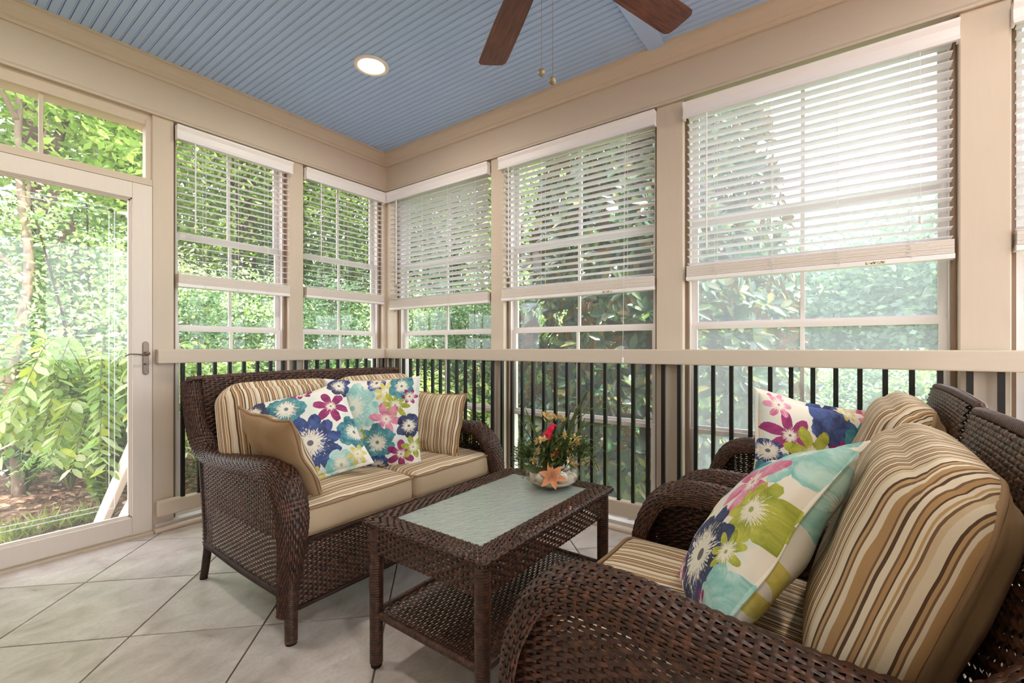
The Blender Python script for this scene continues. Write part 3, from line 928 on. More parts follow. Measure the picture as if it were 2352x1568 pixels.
# ================================================================ cushions and pillows
def puff_box(w, d, h, r, bulge=.02, side=.008, n=22, wr=.003, seed=0, sink=None):
    """rounded box cushion, top/bottom puffed. returns verts, quads, face normal class (0 top,1 bottom,2 sides)"""
    bm = bmesh.new()
    vmap = {}
    nx, ny, nz = n, n, max(4, int(n*h/w)+3)
    verts = []; faces = []; cls = []
    def vid(i, j, k):
        key = (i, j, k)
        if key not in vmap:
            vmap[key] = len(verts); verts.append((-1+2*i/nx, -1+2*j/ny, -1+2*k/nz))
        return vmap[key]
    for i in range(nx):
        for j in range(ny):
            faces.append((vid(i,j,nz), vid(i+1,j,nz), vid(i+1,j+1,nz), vid(i,j+1,nz))); cls.append(0)
            faces.append((vid(i,j,0), vid(i,j+1,0), vid(i+1,j+1,0), vid(i+1,j,0))); cls.append(1)
    for i in range(nx):
        for k in range(nz):
            faces.append((vid(i,0,k), vid(i+1,0,k), vid(i+1,0,k+1), vid(i,0,k+1))); cls.append(2)
            faces.append((vid(i,ny,k), vid(i,ny,k+1), vid(i+1,ny,k+1), vid(i+1,ny,k))); cls.append(3)
    for j in range(ny):
        for k in range(nz):
            faces.append((vid(0,j,k), vid(0,j,k+1), vid(0,j+1,k+1), vid(0,j+1,k))); cls.append(4)
            faces.append((vid(nx,j,k), vid(nx,j+1,k), vid(nx,j+1,k+1), vid(nx,j,k+1))); cls.append(5)
    bm.free()
    V = np.array(verts); c = V.copy()
    H = np.array([w/2, d/2, h/2])
    P = V*H
    # plan rounding of corners
    rc = r*1.6
    inner = np.clip(P, -(H-[rc, rc, r]), H-[rc, rc, r])
    dlt = P - inner
    rad = np.array([rc, rc, r])
    q = dlt/rad; ln = np.linalg.norm(q, axis=1, keepdims=True); mx = np.abs(q).max(1, keepdims=True)
    q = np.where(ln > 1e-9, q/np.maximum(ln, 1e-9)*mx, q)
    P = inner + q*rad
    fx = 1-c[:, 0]**2; fy = 1-c[:, 1]**2; fz = 1-c[:, 2]**2
    P[:, 2] += np.sign(c[:, 2])*np.abs(c[:, 2])**2*bulge*np.sqrt(np.clip(fx*fy, 0, 1))
    P[:, 0] += c[:, 0]*np.abs(c[:, 0])*side*fz*np.sqrt(np.clip(fy, 0, 1)); P[:, 1] += c[:, 1]*np.abs(c[:, 1])*side*fz*np.sqrt(np.clip(fx, 0, 1))
    rg = np.random.default_rng(seed+3)
    for _ in range(7):
        k = rg.normal(size=3)*[14/w*.5, 14/d*.5, 8]; ph = rg.uniform(0, 6.28)
        P[:, 2] += wr*np.sin(P @ k + ph)*np.sqrt(np.clip(fx*fy, 0, 1))*.5
    if sink: P[:, 2] -= sink(P[:, 0], P[:, 1])*(c[:, 2] > .5)
    return P, np.array(faces), np.array(cls), c

def rim_loop(w, d, r, z, n=160, bulge=0.0, seed=0):
    """closed rounded-rectangle loop at height z"""
    pts = []
    rc = r*1.6
    for k in range(n):
        t = k/n*4; s_ = int(t); f = t-s_
        # walk square -1..1
        q = [(-1+2*f, -1), (1, -1+2*f), (1-2*f, 1), (-1, 1-2*f)][s_]
        p = np.array([q[0]*w/2, q[1]*d/2]); inn = np.clip(p, [-(w/2-rc), -(d/2-rc)], [w/2-rc, d/2-rc]); dl = p-inn
        L = np.linalg.norm(dl)
        if L > 1e-9: dl = dl/L*max(abs(dl[0]), abs(dl[1]))
        pp = inn+dl
        pts.append((pp[0], pp[1], z + .0015*math.sin(k*.35+seed)))
    return pts

def seat_cushion(name, loc, w, d, h, top, lab, group, rotz=0, seed=0, bulge=.022, side_mat='tan'):
    root = empty(name, loc, (0, 0, rotz)); tag(root, lab, 'cushion', group)
    P, F, C, c = puff_box(w, d, h, .018, bulge, .006, 26, .0028, seed)
    idx = np.where(C <= 1, 0, 1)
    me = np_mesh('cover', P, F, mat_idx=idx, smooth=True)
    link('cover', me, [top, M[side_mat]], root)
    for zz, nm in ((h/2-.007, 'piping'), (-h/2+.007, 'piping')):
        MB().tube(rim_loop(w+.006, d+.006, .018, zz, seed=seed), .0058, 6, closed=True).build(nm, M['pipe'], root, smooth=True)
    return root

def back_cushion(name, loc, rot, w, hgt, t, stripe, lab, group, seed=0, bulge=.03):
    """local z = thickness (front = +z), y = up"""
    root = empty(name, loc, rot); tag(root, lab, 'cushion', group)
    P, F, C, c = puff_box(w, hgt, t, .055, bulge, .012, 30, .004, seed)
    idx = np.where(C == 1, 1, 0)
    # rear third of the boxing is plain canvas
    zc = P[F].mean(1)[:, 2]
    idx = np.where((C >= 2) & (zc < -t*.24), 1, idx)
    me = np_mesh('cover', P, F, mat_idx=idx, smooth=True)
    link('cover', me, [stripe, M['tan_dark']], root)
    MB().tube(rim_loop(w*.985, hgt*.985, .055, -t*.24, seed=seed), .0075, 8, closed=True).build('piping', M['pipe'], root, smooth=True)
    return root

def pillow(name, loc, axes, size, thick, front, back, lab, group, seed=0, cat='pillow', pipe=None, flange=False, pinch=.07, n=44):
    """axes = (right, up) world vectors; front normal = right x up"""
    rgt = Vector(axes[0]).normalized(); up = Vector(axes[1]); up = (up - rgt*up.dot(rgt)).normalized(); nn = rgt.cross(up)
    mat = Matrix((rgt, up, nn)).transposed()
    root = empty(name, loc); root.rotation_euler = mat.to_euler(); tag(root, lab, cat, group)
    u = np.linspace(-1, 1, n)
    # concentrate samples at the edge
    u = np.sign(u)*(1-(1-np.abs(u))**1.25)
    U, V = np.meshgrid(u, u, indexing='ij')
    a = size/2 if not hasattr(size, '__len__') else size[0]/2
    b = size/2 if not hasattr(size, '__len__') else size[1]/2
    X = a*U*(1-pinch*(1-V**2)*np.abs(U)**1.5); Y = b*V*(1-pinch*(1-U**2)*np.abs(V)**1.5)
    T = thick/2*np.clip((1-U**2)*(1-V**2), 0, 1)**.42
    rg = np.random.default_rng(seed+11)
    Wf = np.zeros_like(X); Wb = np.zeros_like(X)
    env = np.clip((1-U**2)*(1-V**2), 0, 1)**.3
    for _ in range(6):
        k = rg.normal(size=2)*10; ph = rg.uniform(0, 6.28); Wf += .0022*np.sin(X*k[0]*2+Y*k[1]*2+ph)
        k = rg.normal(size=2)*10; ph = rg.uniform(0, 6.28); Wb += .0022*np.sin(X*k[0]*2+Y*k[1]*2+ph)
    # edge wave
    edge = .006*np.sin(7*np.arctan2(V, U)*1.0+seed)*(np.maximum(np.abs(U), np.abs(V))**6)
    # radial folds towards the corners
    fold = .006*np.sin(10*np.arctan2(np.abs(V), np.abs(U)))*np.exp(-((np.hypot(1-np.abs(U), 1-np.abs(V))-.28)/.2)**2)
    Zf = T + Wf*env + edge + fold*env; Zb = -T + Wb*env + edge
    vf = np.stack([X, Y, Zf], -1).reshape(-1, 3); vb = np.stack([X, Y, Zb], -1).reshape(-1, 3)
    idx = np.arange(n*n).reshape(n, n)
    q = np.stack([idx[:-1, :-1], idx[1:, :-1], idx[1:, 1:], idx[:-1, 1:]], -1).reshape(-1, 4)
    qb = q[:, ::-1] + n*n
    me = np_mesh('cover', np.vstack([vf, vb]), np.vstack([q, qb]), mat_idx=np.r_[np.zeros(len(q)), np.ones(len(qb))], smooth=True)
    bm = bmesh.new(); bm.from_mesh(me); bmesh.ops.remove_doubles(bm, verts=bm.verts, dist=2e-4); bm.to_mesh(me); bm.free()
    link('cover', me, [front, back], root)
    ring = [(i, 0) for i in range(n-1)] + [(n-1, j) for j in range(n-1)] + [(i, n-1) for i in range(n-1, 0, -1)] + [(0, j) for j in range(n-1, 0, -1)]
    G = np.stack([X, Y, edge], -1)
    loop = [tuple(G[i, j]) for i, j in ring]
    if pipe is not None:
        lp, _ = spline(loop, 240, closed=True)
        MB().tube([tuple(p) for p in lp], .0058, 7, closed=True).build('piping', pipe, root, smooth=True)
    if flange:
        m = MB(); k = len(loop)
        for (x, y, z) in loop: m.v.append((x*.985, y*.985, z+.0016))
        for (x, y, z) in loop: m.v.append((x+.016*np.sign(x)*(abs(x)/a)**3, y+.016*np.sign(y)*(abs(y)/b)**3, z+.003*math.sin(x*40+y*33)+.001))
        for (x, y, z) in loop: m.v.append((x+.016*np.sign(x)*(abs(x)/a)**3, y+.016*np.sign(y)*(abs(y)/b)**3, z+.003*math.sin(x*40+y*33)-.001))
        for (x, y, z) in loop: m.v.append((x*.985, y*.985, z-.0016))
        for r_ in range(3):
            for i in range(k):
                j = (i+1) % k; m.f.append((r_*k+i, r_*k+j, (r_+1)*k+j, (r_+1)*k+i))
        m.build('flange', front, root, smooth=True)
    return root

# ---- floral print: a node group draws one flower over the fabric below it
def flower_group():
    g = bpy.data.node_groups.new('flower', 'ShaderNodeTree')
    itf = g.interface
    def inp(n, ty, d=None):
        s_ = itf.new_socket(n, in_out='INPUT', socket_type=ty)
        if d is not None: s_.default_value = d
    inp('Color', 'NodeSocketColor'); inp('Vector', 'NodeSocketVector'); inp('Center', 'NodeSocketVector')
    inp('Radius', 'NodeSocketFloat', .1); inp('Petals', 'NodeSocketFloat', 6); inp('Rot', 'NodeSocketFloat', 0)
    inp('Depth', 'NodeSocketFloat', .3); inp('Sharp', 'NodeSocketFloat', .6)
    inp('ColA', 'NodeSocketColor'); inp('ColB', 'NodeSocketColor'); inp('CenterCol', 'NodeSocketColor'); inp('CenterR', 'NodeSocketFloat', .03)
    itf.new_socket('Color', in_out='OUTPUT', socket_type='NodeSocketColor')
    class T(NT):
        def __init__(s): s.t = g; s.n = g.nodes
    t = T(); gi = g.nodes.new('NodeGroupInput'); go = g.nodes.new('NodeGroupOutput')
    I = gi.outputs
    vec = t.scale(I['Vector'], (1, 1, 0))
    d = t.vmath('SUBTRACT', vec, I['Center'])
    sep = t.node('ShaderNodeSeparateXYZ', i_0=d)
    r = t.vmath('LENGTH', d)
    th = t.math('ADD', t.math('ARCTAN2', sep.outputs[1], sep.outputs[0]), I['Rot'])
    lobe = t.math('POWER', t.math('ABSOLUTE', t.math('COSINE', t.math('MULTIPLY', th, t.math('MULTIPLY', I['Petals'], .5)))), I['Sharp'])
    nz = t.noise(vec, 26, 3)
    bound = t.math('MULTIPLY', I['Radius'], t.math('ADD', t.math('SUBTRACT', 1.0, I['Depth']), t.math('MULTIPLY', I['Depth'], lobe)))
    rr = t.math('ADD', r, t.math('MULTIPLY', t.math('SUBTRACT', nz, .5), t.math('MULTIPLY', I['Radius'], .42)))
    mask = t.math('MULTIPLY', t.math('SUBTRACT', bound, rr), 700, clamp=True)
    wash = t.noise(t.vmath('ADD', vec, I['Center']), 20, 5, .65, .8)
    w2 = t.ramp(wash, [(.34, (0, 0, 0, 1)), (.62, (1, 1, 1, 1))])
    pc = t.mix(w2, I['ColA'], I['ColB'])
    # darker veins between the petals
    vein = t.math('MULTIPLY', t.math('SUBTRACT', 1.0, t.math('MULTIPLY', lobe, 2.2, clamp=True)), .5)
    pc = t.mix(vein, pc, I['ColA'])
    c1 = t.mix(t.math('MULTIPLY', mask, .96), I['Color'], pc)
    sp = t.noise(t.vmath('ADD', t.scale(t.vmath('NORMALIZE', d), (9, 9, 0)), t.scale(vec, (40, 40, 0))), 1.0, 3, .7)
    cb = t.math('MULTIPLY', I['CenterR'], t.math('MULTIPLY', t.math('MAXIMUM', t.math('SUBTRACT', sp, .22), 0.0), 3.4))
    cm = t.math('MULTIPLY', t.math('SUBTRACT', cb, r), 900, clamp=True)
    dot = t.math('MULTIPLY', t.math('SUBTRACT', t.math('MULTIPLY', I['CenterR'], .24), r), 900, clamp=True)
    c2 = t.mix(t.math('MULTIPLY', cm, .95), c1, I['CenterCol'])
    c3 = t.mix(t.math('MULTIPLY', dot, .8), c2, I['ColA'])
    t.put(go.inputs[0], c3)
    return g
FG = flower_group()
NAVY = (srgb(28, 34, 84), srgb(70, 96, 160)); TEAL = (srgb(30, 92, 116), srgb(92, 164, 172)); MAG = (srgb(120, 18, 88), srgb(176, 48, 120))
PINK = (srgb(206, 92, 136), srgb(236, 164, 190)); LIME = (srgb(140, 152, 40), srgb(200, 200, 84)); AQUA = (srgb(120, 192, 188), srgb(196, 228, 220))
YEL = (srgb(206, 190, 70), srgb(230, 220, 140)); DNAVY = (srgb(22, 24, 54), srgb(62, 76, 122)); CRM = srgb(244, 238, 222)
def m_floral(name, flowers, basec=srgb(244, 240, 232)):
    t = NT(name); o = t.obj()
    col = t.mix(t.math('MULTIPLY', t.ramp(t.noise(o, 9, 3), [(.5, (0,0,0,1)), (.62, (1,1,1,1))]), .5), basec, srgb(206, 228, 222))
    for (x, y, rad, pet, rot, dep, sh, (ca, cb), cr) in flowers:
        nd = t.n.new('ShaderNodeGroup'); nd.node_tree = FG
        t.put(nd.inputs['Color'], col); t.put(nd.inputs['Vector'], o)
        nd.inputs['Center'].default_value = (x, y, 0); nd.inputs['Radius'].default_value = rad; nd.inputs['Petals'].default_value = pet
        nd.inputs['Rot'].default_value = rot; nd.inputs['Depth'].default_value = dep; nd.inputs['Sharp'].default_value = sh
        nd.inputs['ColA'].default_value = ca; nd.inputs['ColB'].default_value = cb; nd.inputs['CenterCol'].default_value = CRM; nd.inputs['CenterR'].default_value = cr
        col = nd.outputs[0]
    w = t.noise(o, 500, 2); col = t.mix(.06, col, w, 'MULTIPLY')
    t.base(col, .8, .2); t.bump(t.noise(o, 16, 3), .18, .01)
    return t.m
star = lambda x, y, r, c, rot=0, n=6, cr=.022: (x, y, r, n, rot, .72, .9, c, cr)
bloom = lambda x, y, r, c, rot=0, n=6, cr=.03: (x, y, r, n, rot, .26, .6, c, cr)
F1 = m_floral('floral_fabric_a', [bloom(-.19, .17, .07, DNAVY, .3), bloom(-.06, .135, .085, TEAL, .2, 5, .04), star(.03, .215, .05, MAG), bloom(.20, .20, .06, DNAVY, .1), star(-.12, .02, .05, PINK),
     star(.125, .09, .085, MAG, .4), bloom(.19, -.06, .085, TEAL, .5, 6, .035), bloom(-.01, -.06, .135, NAVY, 0, 11, .058), bloom(.09, -.19, .07, AQUA, .2), bloom(-.17, -.12, .06, AQUA, .2), star(.17, -.17, .05, YEL), star(-.20, -.2, .06, LIME), star(-.03, -.205, .045, YEL)])
F2 = m_floral('floral_fabric_b', [bloom(-.09, .09, .13, AQUA, 0, 9, .055), bloom(-.17, .20, .06, NAVY, .4), bloom(.02, .215, .05, NAVY, .2), star(.075, .165, .06, YEL, .2, 8), star(.12, .10, .075, LIME, .1, 8), bloom(.15, .195, .07, TEAL, .6), star(.19, .14, .04, MAG),
     star(.075, .03, .085, PINK, .2), bloom(-.17, -.06, .085, DNAVY, .4, 6, .03), bloom(.185, -.01, .065, DNAVY, .1, 5, .03), bloom(.03, -.085, .095, TEAL, .5, 6, .04), star(.145, -.15, .075, MAG, .5), star(.205, -.12, .06, LIME, .2), bloom(.03, -.205, .06, NAVY, .2), star(-.08, -.19, .055, PINK), bloom(-.17, -.19, .06, DNAVY, .3), star(-.06, -.05, .04, LIME)])
F3 = m_floral('floral_fabric_c', [star(-.135, .085, .085, MAG, .3), bloom(.03, .145, .10, NAVY, .2, 5, .0), star(-.17, .19, .05, PINK), star(-.06, .035, .095, LIME, .1), bloom(.16, .075, .11, TEAL, .5, 6, .045), star(.05, .05, .05, MAG, .5),
     bloom(.055, -.085, .135, DNAVY, 0, 10, .06), bloom(-.14, -.075, .095, TEAL, .4, 6, .04), bloom(-.20, .02, .045, NAVY, .3), bloom(-.05, -.21, .06, NAVY, .2), star(.18, -.17, .06, LIME), star(.20, .19, .06, PINK), bloom(-.21, -.2, .05, AQUA), star(.10, .21, .04, YEL)], srgb(238, 230, 216))
F4 = m_floral('floral_fabric_d', [bloom(.15, .19, .10, AQUA, 0, 8, .02), bloom(.03, .19, .075, AQUA, .5, 6, .0), star(.075, .085, .105, PINK, .35, 6, .028), bloom(.165, .015, .075, LIME, .1, 9, .03), bloom(-.08, .12, .075, TEAL, .5, 5, .0), bloom(.045, -.115, .125, DNAVY, .3, 7, .062),
     star(.155, -.085, .05, LIME, .2, 7), bloom(.195, -.165, .065, AQUA, .2, 5, .0), star(-.13, -.01, .06, LIME), star(.13, -.21, .04, MAG), star(-.12, -.17, .07, MAG), bloom(-.18, .20, .05, NAVY, .2)], srgb(240, 232, 220))
F_BACK = m_floral('floral_fabric_e', [bloom(0, .10, .14, AQUA, 0, 8, .05), bloom(-.16, -.10, .12, TEAL, .4, 6, .04), star(.14, -.12, .12, YEL, .2, 7), bloom(.18, .12, .09, AQUA, .3), bloom(-.18, .16, .06, NAVY, .1), star(0, -.18, .06, PINK)], srgb(236, 232, 222))

# ---- loveseat cushions
seat_cushion('seat_cushion', (-1.388, -1.290, .408), .585, .62, .118, M['stripe_y'], 'striped loveseat seat cushion nearer the door', 'loveseat seat cushions', 0, 1)
seat_cushion('seat_cushion', (-.800, -1.290, .408), .575, .62, .118, M['stripe_y'], 'striped loveseat seat cushion nearer the corner', 'loveseat seat cushions', 0, 2)
LEAN = R(90-14)
back_cushion('back_cushion', (-1.405, -.985, .685), (LEAN, 0, 0), .560, .44, .165, M['stripe_back'], 'striped loveseat back cushion nearer the door', 'loveseat back cushions', 3)
back_cushion('back_cushion', (-.835, -.985, .685), (LEAN, 0, 0), .545, .44, .165, M['stripe_back2'], 'striped loveseat back cushion nearer the corner', 'loveseat back cushions', 4)
# throw pillows on the loveseat
pillow('throw_pillow', (-1.425, -1.245, .668), ((.91, -.34, .22), (-.01, .56, .826)), .43, .15, F1, F_BACK, 'floral pillow with big navy flower on the loveseat', 'floral throw pillows', 1, flange=True)
pillow('throw_pillow', (-1.088, -1.275, .676), ((.70, -.71, .02), (-.10, .25, .96)), .465, .15, F2, F_BACK, 'floral pillow with pale aqua flower on the loveseat', 'floral throw pillows', 2, flange=True)
pillow('throw_pillow', (-1.592, -1.335, .618), ((-.02, .99, .05), (-.40, .22, .87)), .42, .12, M['stripe_fine'], M['tan_dark'], 'small striped pillow showing its tan back at the loveseat arm', 'striped throw pillows', 3, pipe=M['pipe'])
pillow('throw_pillow', (-.705, -1.345, .640), ((.15, -.98, .0), (.25, .10, .95)), .36, .12, M['stripe_fine'], M['tan_dark'], 'small striped pillow at the corner end of the loveseat', 'striped throw pillows', 4, pipe=M['pipe'])

# ---- armchair cushions and pillows
for cx, who, sd in ((-1.425, 'near', 5), (-.530, 'far', 8)):
    dy = 0 if who == 'near' else -.03
    seat_cushion('seat_cushion', (cx, -2.965+dy, .402), .585, .56, .115, M['stripe_x'] if sd == 5 else M['stripe_x2'], 'striped seat cushion of the %s armchair' % who, 'armchair seat cushions', 0, sd)
    back_cushion('back_cushion', (cx+.005, -3.335+dy, .680), (R(90-19), 0, math.pi), .560, .46, .15, M['stripe_back2'] if sd == 5 else M['stripe_back'], 'striped back cushion of the %s armchair' % who, 'armchair back cushions', sd+1, .03)
pillow('throw_pillow', (-.575, -3.162, .648), ((.63, -.75, -.19), (.30, -.05, .94)), .46, .15, F3, F_BACK, 'floral pillow with magenta star flower in the far armchair', 'floral throw pillows', 5, flange=True)
pillow('throw_pillow', (-1.380, -3.085, .642), ((-.85, -.40, .33), (.0, -.58, .80)), .46, .17, F4, F_BACK, 'floral pillow with pink flower in the near armchair', 'floral throw pillows', 6, flange=True)
# ================================================================ flower arrangement on the coffee table
def unit(v): return v/np.maximum(np.linalg.norm(v, axis=-1, keepdims=True), 1e-9)
KITE = (np.array([[0, 0, 0], [.45, .5, .06], [1, 0, -.04], [.45, -.5, .06]]), np.array([[0, 2, 1], [0, 3, 2]]))
ELLI = (np.array([[0, 0, 0], [.22, .34, .05], [.55, .5, .05], [.84, .28, 0], [1, 0, -.05], [.84, -.28, 0], [.55, -.5, .05], [.22, -.34, .05], [.5, 0, -.02]]),
        np.array([[8, 0, 7], [8, 7, 6], [8, 6, 5], [8, 5, 4], [8, 4, 3], [8, 3, 2], [8, 2, 1], [8, 1, 0]]))
def leaf_verts(P, D, N, L, W, tmpl):
    """P base points, D axes, N approx normals, L/W sizes"""
    tv, tf = tmpl
    D = unit(D); S = unit(np.cross(N, D)); N = np.cross(D, S)
    n = len(P); L = np.broadcast_to(L, n)[:, None, None]; W = np.broadcast_to(W, n)[:, None, None]
    v = P[:, None, :] + D[:, None, :]*tv[None, :, 0:1]*L + S[:, None, :]*tv[None, :, 1:2]*W + N[:, None, :]*tv[None, :, 2:3]*L
    f = tf[None] + (np.arange(n)*len(tv))[:, None, None]
    return v.reshape(-1, 3), f.reshape(-1, 3)
def leaf_obj(name, parent, P, D, N, L, W, mat, tmpl=KITE, rnd=None, kind='stuff', smooth=False):
    v, f = leaf_verts(np.asarray(P, float), np.asarray(D, float), np.asarray(N, float), L, W, tmpl)
    r = rng.random(len(P)) if rnd is None else rnd
    me = np_mesh(name, v, f, rnd=np.repeat(r, len(tmpl[0])), smooth=smooth)
    return link(name, me, mat, parent, **({'kind': kind} if kind else {}))

def m_leaf(name, stops, trans=.35, rough=.5, spec=.4, back=None):
    t = NT(name)
    at = t.node('ShaderNodeAttribute', attribute_name='rnd')
    n_ = len(stops)
    c = t.ramp(at.outputs['Fac'], [(i/max(1, n_-1), s_) for i, s_ in enumerate(stops)])
    if back is not None:
        ge = t.node('ShaderNodeNewGeometry')
        c = t.mix(ge.outputs['Backfacing'], c, back)
    t.base(c, rough, spec)
    tr = t.node('ShaderNodeBsdfTranslucent'); t.put(tr.inputs['Color'], t.mix(.3, c, (.42, .60, .14, 1), 'MIX') if back is None else c)
    mx = t.node('ShaderNodeMixShader', i_0=trans)
    t.t.links.new(t.p.outputs[0], mx.inputs[1]); t.t.links.new(tr.outputs[0], mx.inputs[2]); t.t.links.new(mx.outputs[0], t.out.inputs[0])
    return t.m

arr = empty('flower_arrangement', (-.925, -2.262, TZ)); tag(arr, 'silk flower arrangement in a shallow glass bowl on the coffee table', 'flower arrangement')
t = NT('clear_bowl_glass'); t.n.remove(t.p)
a_ = t.node('ShaderNodeBsdfTransparent', i_Color=(.97, .97, .96, 1)); b_ = t.node('ShaderNodeBsdfGlossy', i_Roughness=.03); lw_ = t.node('ShaderNodeLayerWeight'); fr_ = t.math('ADD', t.math('MULTIPLY', t.math('POWER', lw_.outputs['Facing'], 4.0), .6), .03)
mx_ = t.node('ShaderNodeMixShader', i_0=fr_); t.t.links.new(a_.outputs[0], mx_.inputs[1]); t.t.links.new(b_.outputs[0], mx_.inputs[2]); t.t.links.new(mx_.outputs[0], t.out.inputs[0])
M['bowl'] = t.m
MB().lathe([(0, .002), (.055, .002), (.085, .010), (.108, .030), (.116, .055), (.110, .078), (.098, .092), (.095, .092), (.106, .078), (.112, .055), (.104, .032), (.082, .014), (.055, .007), (0, .007)], seg=48).build('glass_bowl', M['bowl'], arr, smooth=True)
M['resin'] = simple('clear_resin_water', srgb(222, 200, 176), .2, .5)
M['pebble'] = simple('cream_pebble', srgb(238, 226, 210), .5, .3, 0, .12, 30)
M['shell'] = simple('white_shell', srgb(240, 232, 222), .35, .5, 0, .08, 40)
def blob(rx, ry, rz, seed, amp=.1, n=2):
    bm = bmesh.new(); bmesh.ops.create_icosphere(bm, subdivisions=n+1, radius=1)
    rg = np.random.default_rng(seed); ks = rg.normal(size=(4, 3))*1.6; ph = rg.uniform(0, 6.28, 4)
    for v in bm.verts:
        s_ = 1 + amp*sum(math.sin(float(k @ np.array(v.co)) + p) for k, p in zip(ks, ph))/2
        v.co = Vector((v.co.x*rx, v.co.y*ry, v.co.z*rz))*s_
    me = bpy.data.meshes.new('blob'); bm.to_mesh(me); bm.free(); return me
MB().lathe([(0, .009), (.078, .012), (.098, .026), (.0, .027)], seg=40).build('resin_base', M['resin'], arr, smooth=True)
peb = [(-.075, -.035, .046, .030), (-.058, .045, .046, .032), (-.010, -.085, .040, .024), (.030, -.078, .042, .020), (-.035, -.070, .052, .032), (.062, -.045, .046, .018), (.045, .055, .045, .030), (.0, .08, .045, .028), (-.088, .005, .050, .026), (.02, .0, .045, .035), (-.03, .0, .045, .035)]
for k, (x, y, z_, r_) in enumerate(peb):
    link('stone', blob(r_, r_*.85, r_*.75, k+20, .12), M['pebble'], arr, loc=(x, y, z_), rot=(random.random(), random.random(), random.random()*3), smooth=True)
# white shell on the right of the bowl
sh = []
for k in range(26):
    a = k*.42; rr = .004+.0016*k; sh.append((.068+rr*math.cos(a)*.6, -.01+rr*math.sin(a)*.5-.0006*k, .105-.0022*k))
MB().tube(sh, [.006+.00095*k for k in range(26)], 10).build('shell', M['shell'], arr, smooth=True)
# orange lily
M['lily'] = None
t = NT('orange_lily_petal'); o_ = t.obj(); c_ = t.mix(t.noise(o_, 30, 3), srgb(214, 128, 84), srgb(240, 176, 134)); t.base(c_, .6, .2); M['lily'] = t.m
M['stamen'] = simple('stamen', srgb(190, 110, 70), .6)
def petal_mesh(L, W, curl, cup=.25, n=8, m=5):
    v = []; f = []
    for i in range(n+1):
        s_ = i/n; w = W*math.sin(math.pi*min(1, (s_*.93+.07))**.8)**.9
        ang = curl*s_; x = L*(math.sin(ang)/curl if abs(curl) > 1e-4 else s_); z_ = -L*((1-math.cos(ang))/curl if abs(curl) > 1e-4 else 0)
        for j in range(m+1):
            q = j/m*2-1
            v.append((x, q*w/2, z_ + cup*abs(q)**1.5*w/2))
    for i in range(n):
        for j in range(m):
            a = i*(m+1)+j; f.append((a, a+1, a+m+2, a+m+1))
    me = bpy.data.meshes.new('petal'); me.from_pydata(v, [], f); me.update(); return me
toCam = Vector((-2.573+.925, -3.267+2.262, 0)).normalized()
lily = empty('lily', parent=arr)
lc = toCam*.100 + Vector((0, 0, .066))
ax = (toCam*.88 + Vector((0, 0, .32))).normalized()
e1 = ax.cross(Vector((0, 0, 1))).normalized(); e2 = e1.cross(ax)
lily.location = lc
for k in range(6):
    a = 2*math.pi*k/6 + .26
    d_ = (e1*math.cos(a) + e2*math.sin(a))*.93 + ax*.36; d_.normalize()
    s_ = d_.cross(ax).normalized(); n_ = s_.cross(d_)
    if n_.dot(ax) < 0: n_ = -n_
    s_ = n_.cross(d_)
    me = petal_mesh(.062 if k % 2 else .056, .027, .55)
    o = link('petal', me, M['lily'], lily, smooth=True); o.matrix_local = Matrix((d_, s_, n_)).transposed().to_4x4()
st = MB()
for k in range(6):
    a = 2*math.pi*k/6; d_ = (ax + (e1*math.cos(a)+e2*math.sin(a))*.35).normalized()
    st.tube([(0, 0, 0), tuple(d_*.018), tuple(d_*.034)], [.0009, .0008, .0016], 5)
st.build('stamens', M['stamen'], lily, kind='stuff')
# orange bud
me = petal_mesh(.075, .022, .15, .6); o = link('lily_bud', me, simple('coral_bud', srgb(226, 110, 74), .6), arr, smooth=True)
d_ = (-e1*.42 + Vector((0, 0, 1))*.9).normalized()*1.0; s_ = ax.cross(d_).normalized(); n_ = d_.cross(s_); o.matrix_local = Matrix.Translation(toCam*.055 - e1*.0 + Vector((0, 0, .115)) + (-e1)*-.0) @ Matrix((d_, s_, n_)).transposed().to_4x4()
CR = (-e1) if (-e1).dot(Vector((.593, -.805, 0))) > 0 else e1       # direction to the right in the picture
# foliage
M['blade_green'] = m_leaf('dark_blade_leaf', [srgb(44, 56, 28), srgb(82, 96, 44), srgb(56, 72, 32)], .12, .45)
M['fern_green'] = m_leaf('fern_green', [srgb(30, 46, 18), srgb(74, 92, 36), srgb(48, 66, 26)], .15, .5)
M['yellow_flower'] = m_leaf('yellow_blossom', [srgb(204, 170, 96), srgb(232, 208, 146), srgb(214, 182, 112)], .2, .6)
def ribbon(pts, w, name='leaf_blade', mat='blade_green', tw=0):
    P, L = spline(pts, 18); m = MB()
    for i, p in enumerate(P):
        s_ = i/17; ww = w*(math.sin(math.pi*(.15+.85*(1-s_))) if s_ > .45 else 1)*(1-s_)**.25
        t_ = P[min(i+1, 17)]-P[max(i-1, 0)]; sd = np.cross(t_, np.array([toCam.x, toCam.y, .15])); sd = sd/np.linalg.norm(sd)
        for q, h_ in ((-1, 0), (0, -.15), (1, 0)):
            m.v.append(tuple(p + sd*q*ww/2 + np.array([toCam.x, toCam.y, 0])*h_*ww))
    for i in range(17):
        for j in range(2): a = i*3+j; m.f.append((a, a+1, a+4, a+3))
    me = m.mesh(name); at = me.attributes.new('rnd', 'FLOAT', 'POINT'); at.data.foreach_set('value', [random.random()]*len(me.vertices))
    return link(name, me, M[mat], arr, smooth=True)
cr = np.array(CR); tc = np.array(toCam); zz = np.array([0, 0, 1.])
def pt(r_, f_, h_): return cr*r_ + tc*f_ + zz*h_
ribbon([pt(.02, 0, .08), pt(.06, -.01, .20), pt(.10, -.02, .30), pt(.155, -.02, .405)], .020)
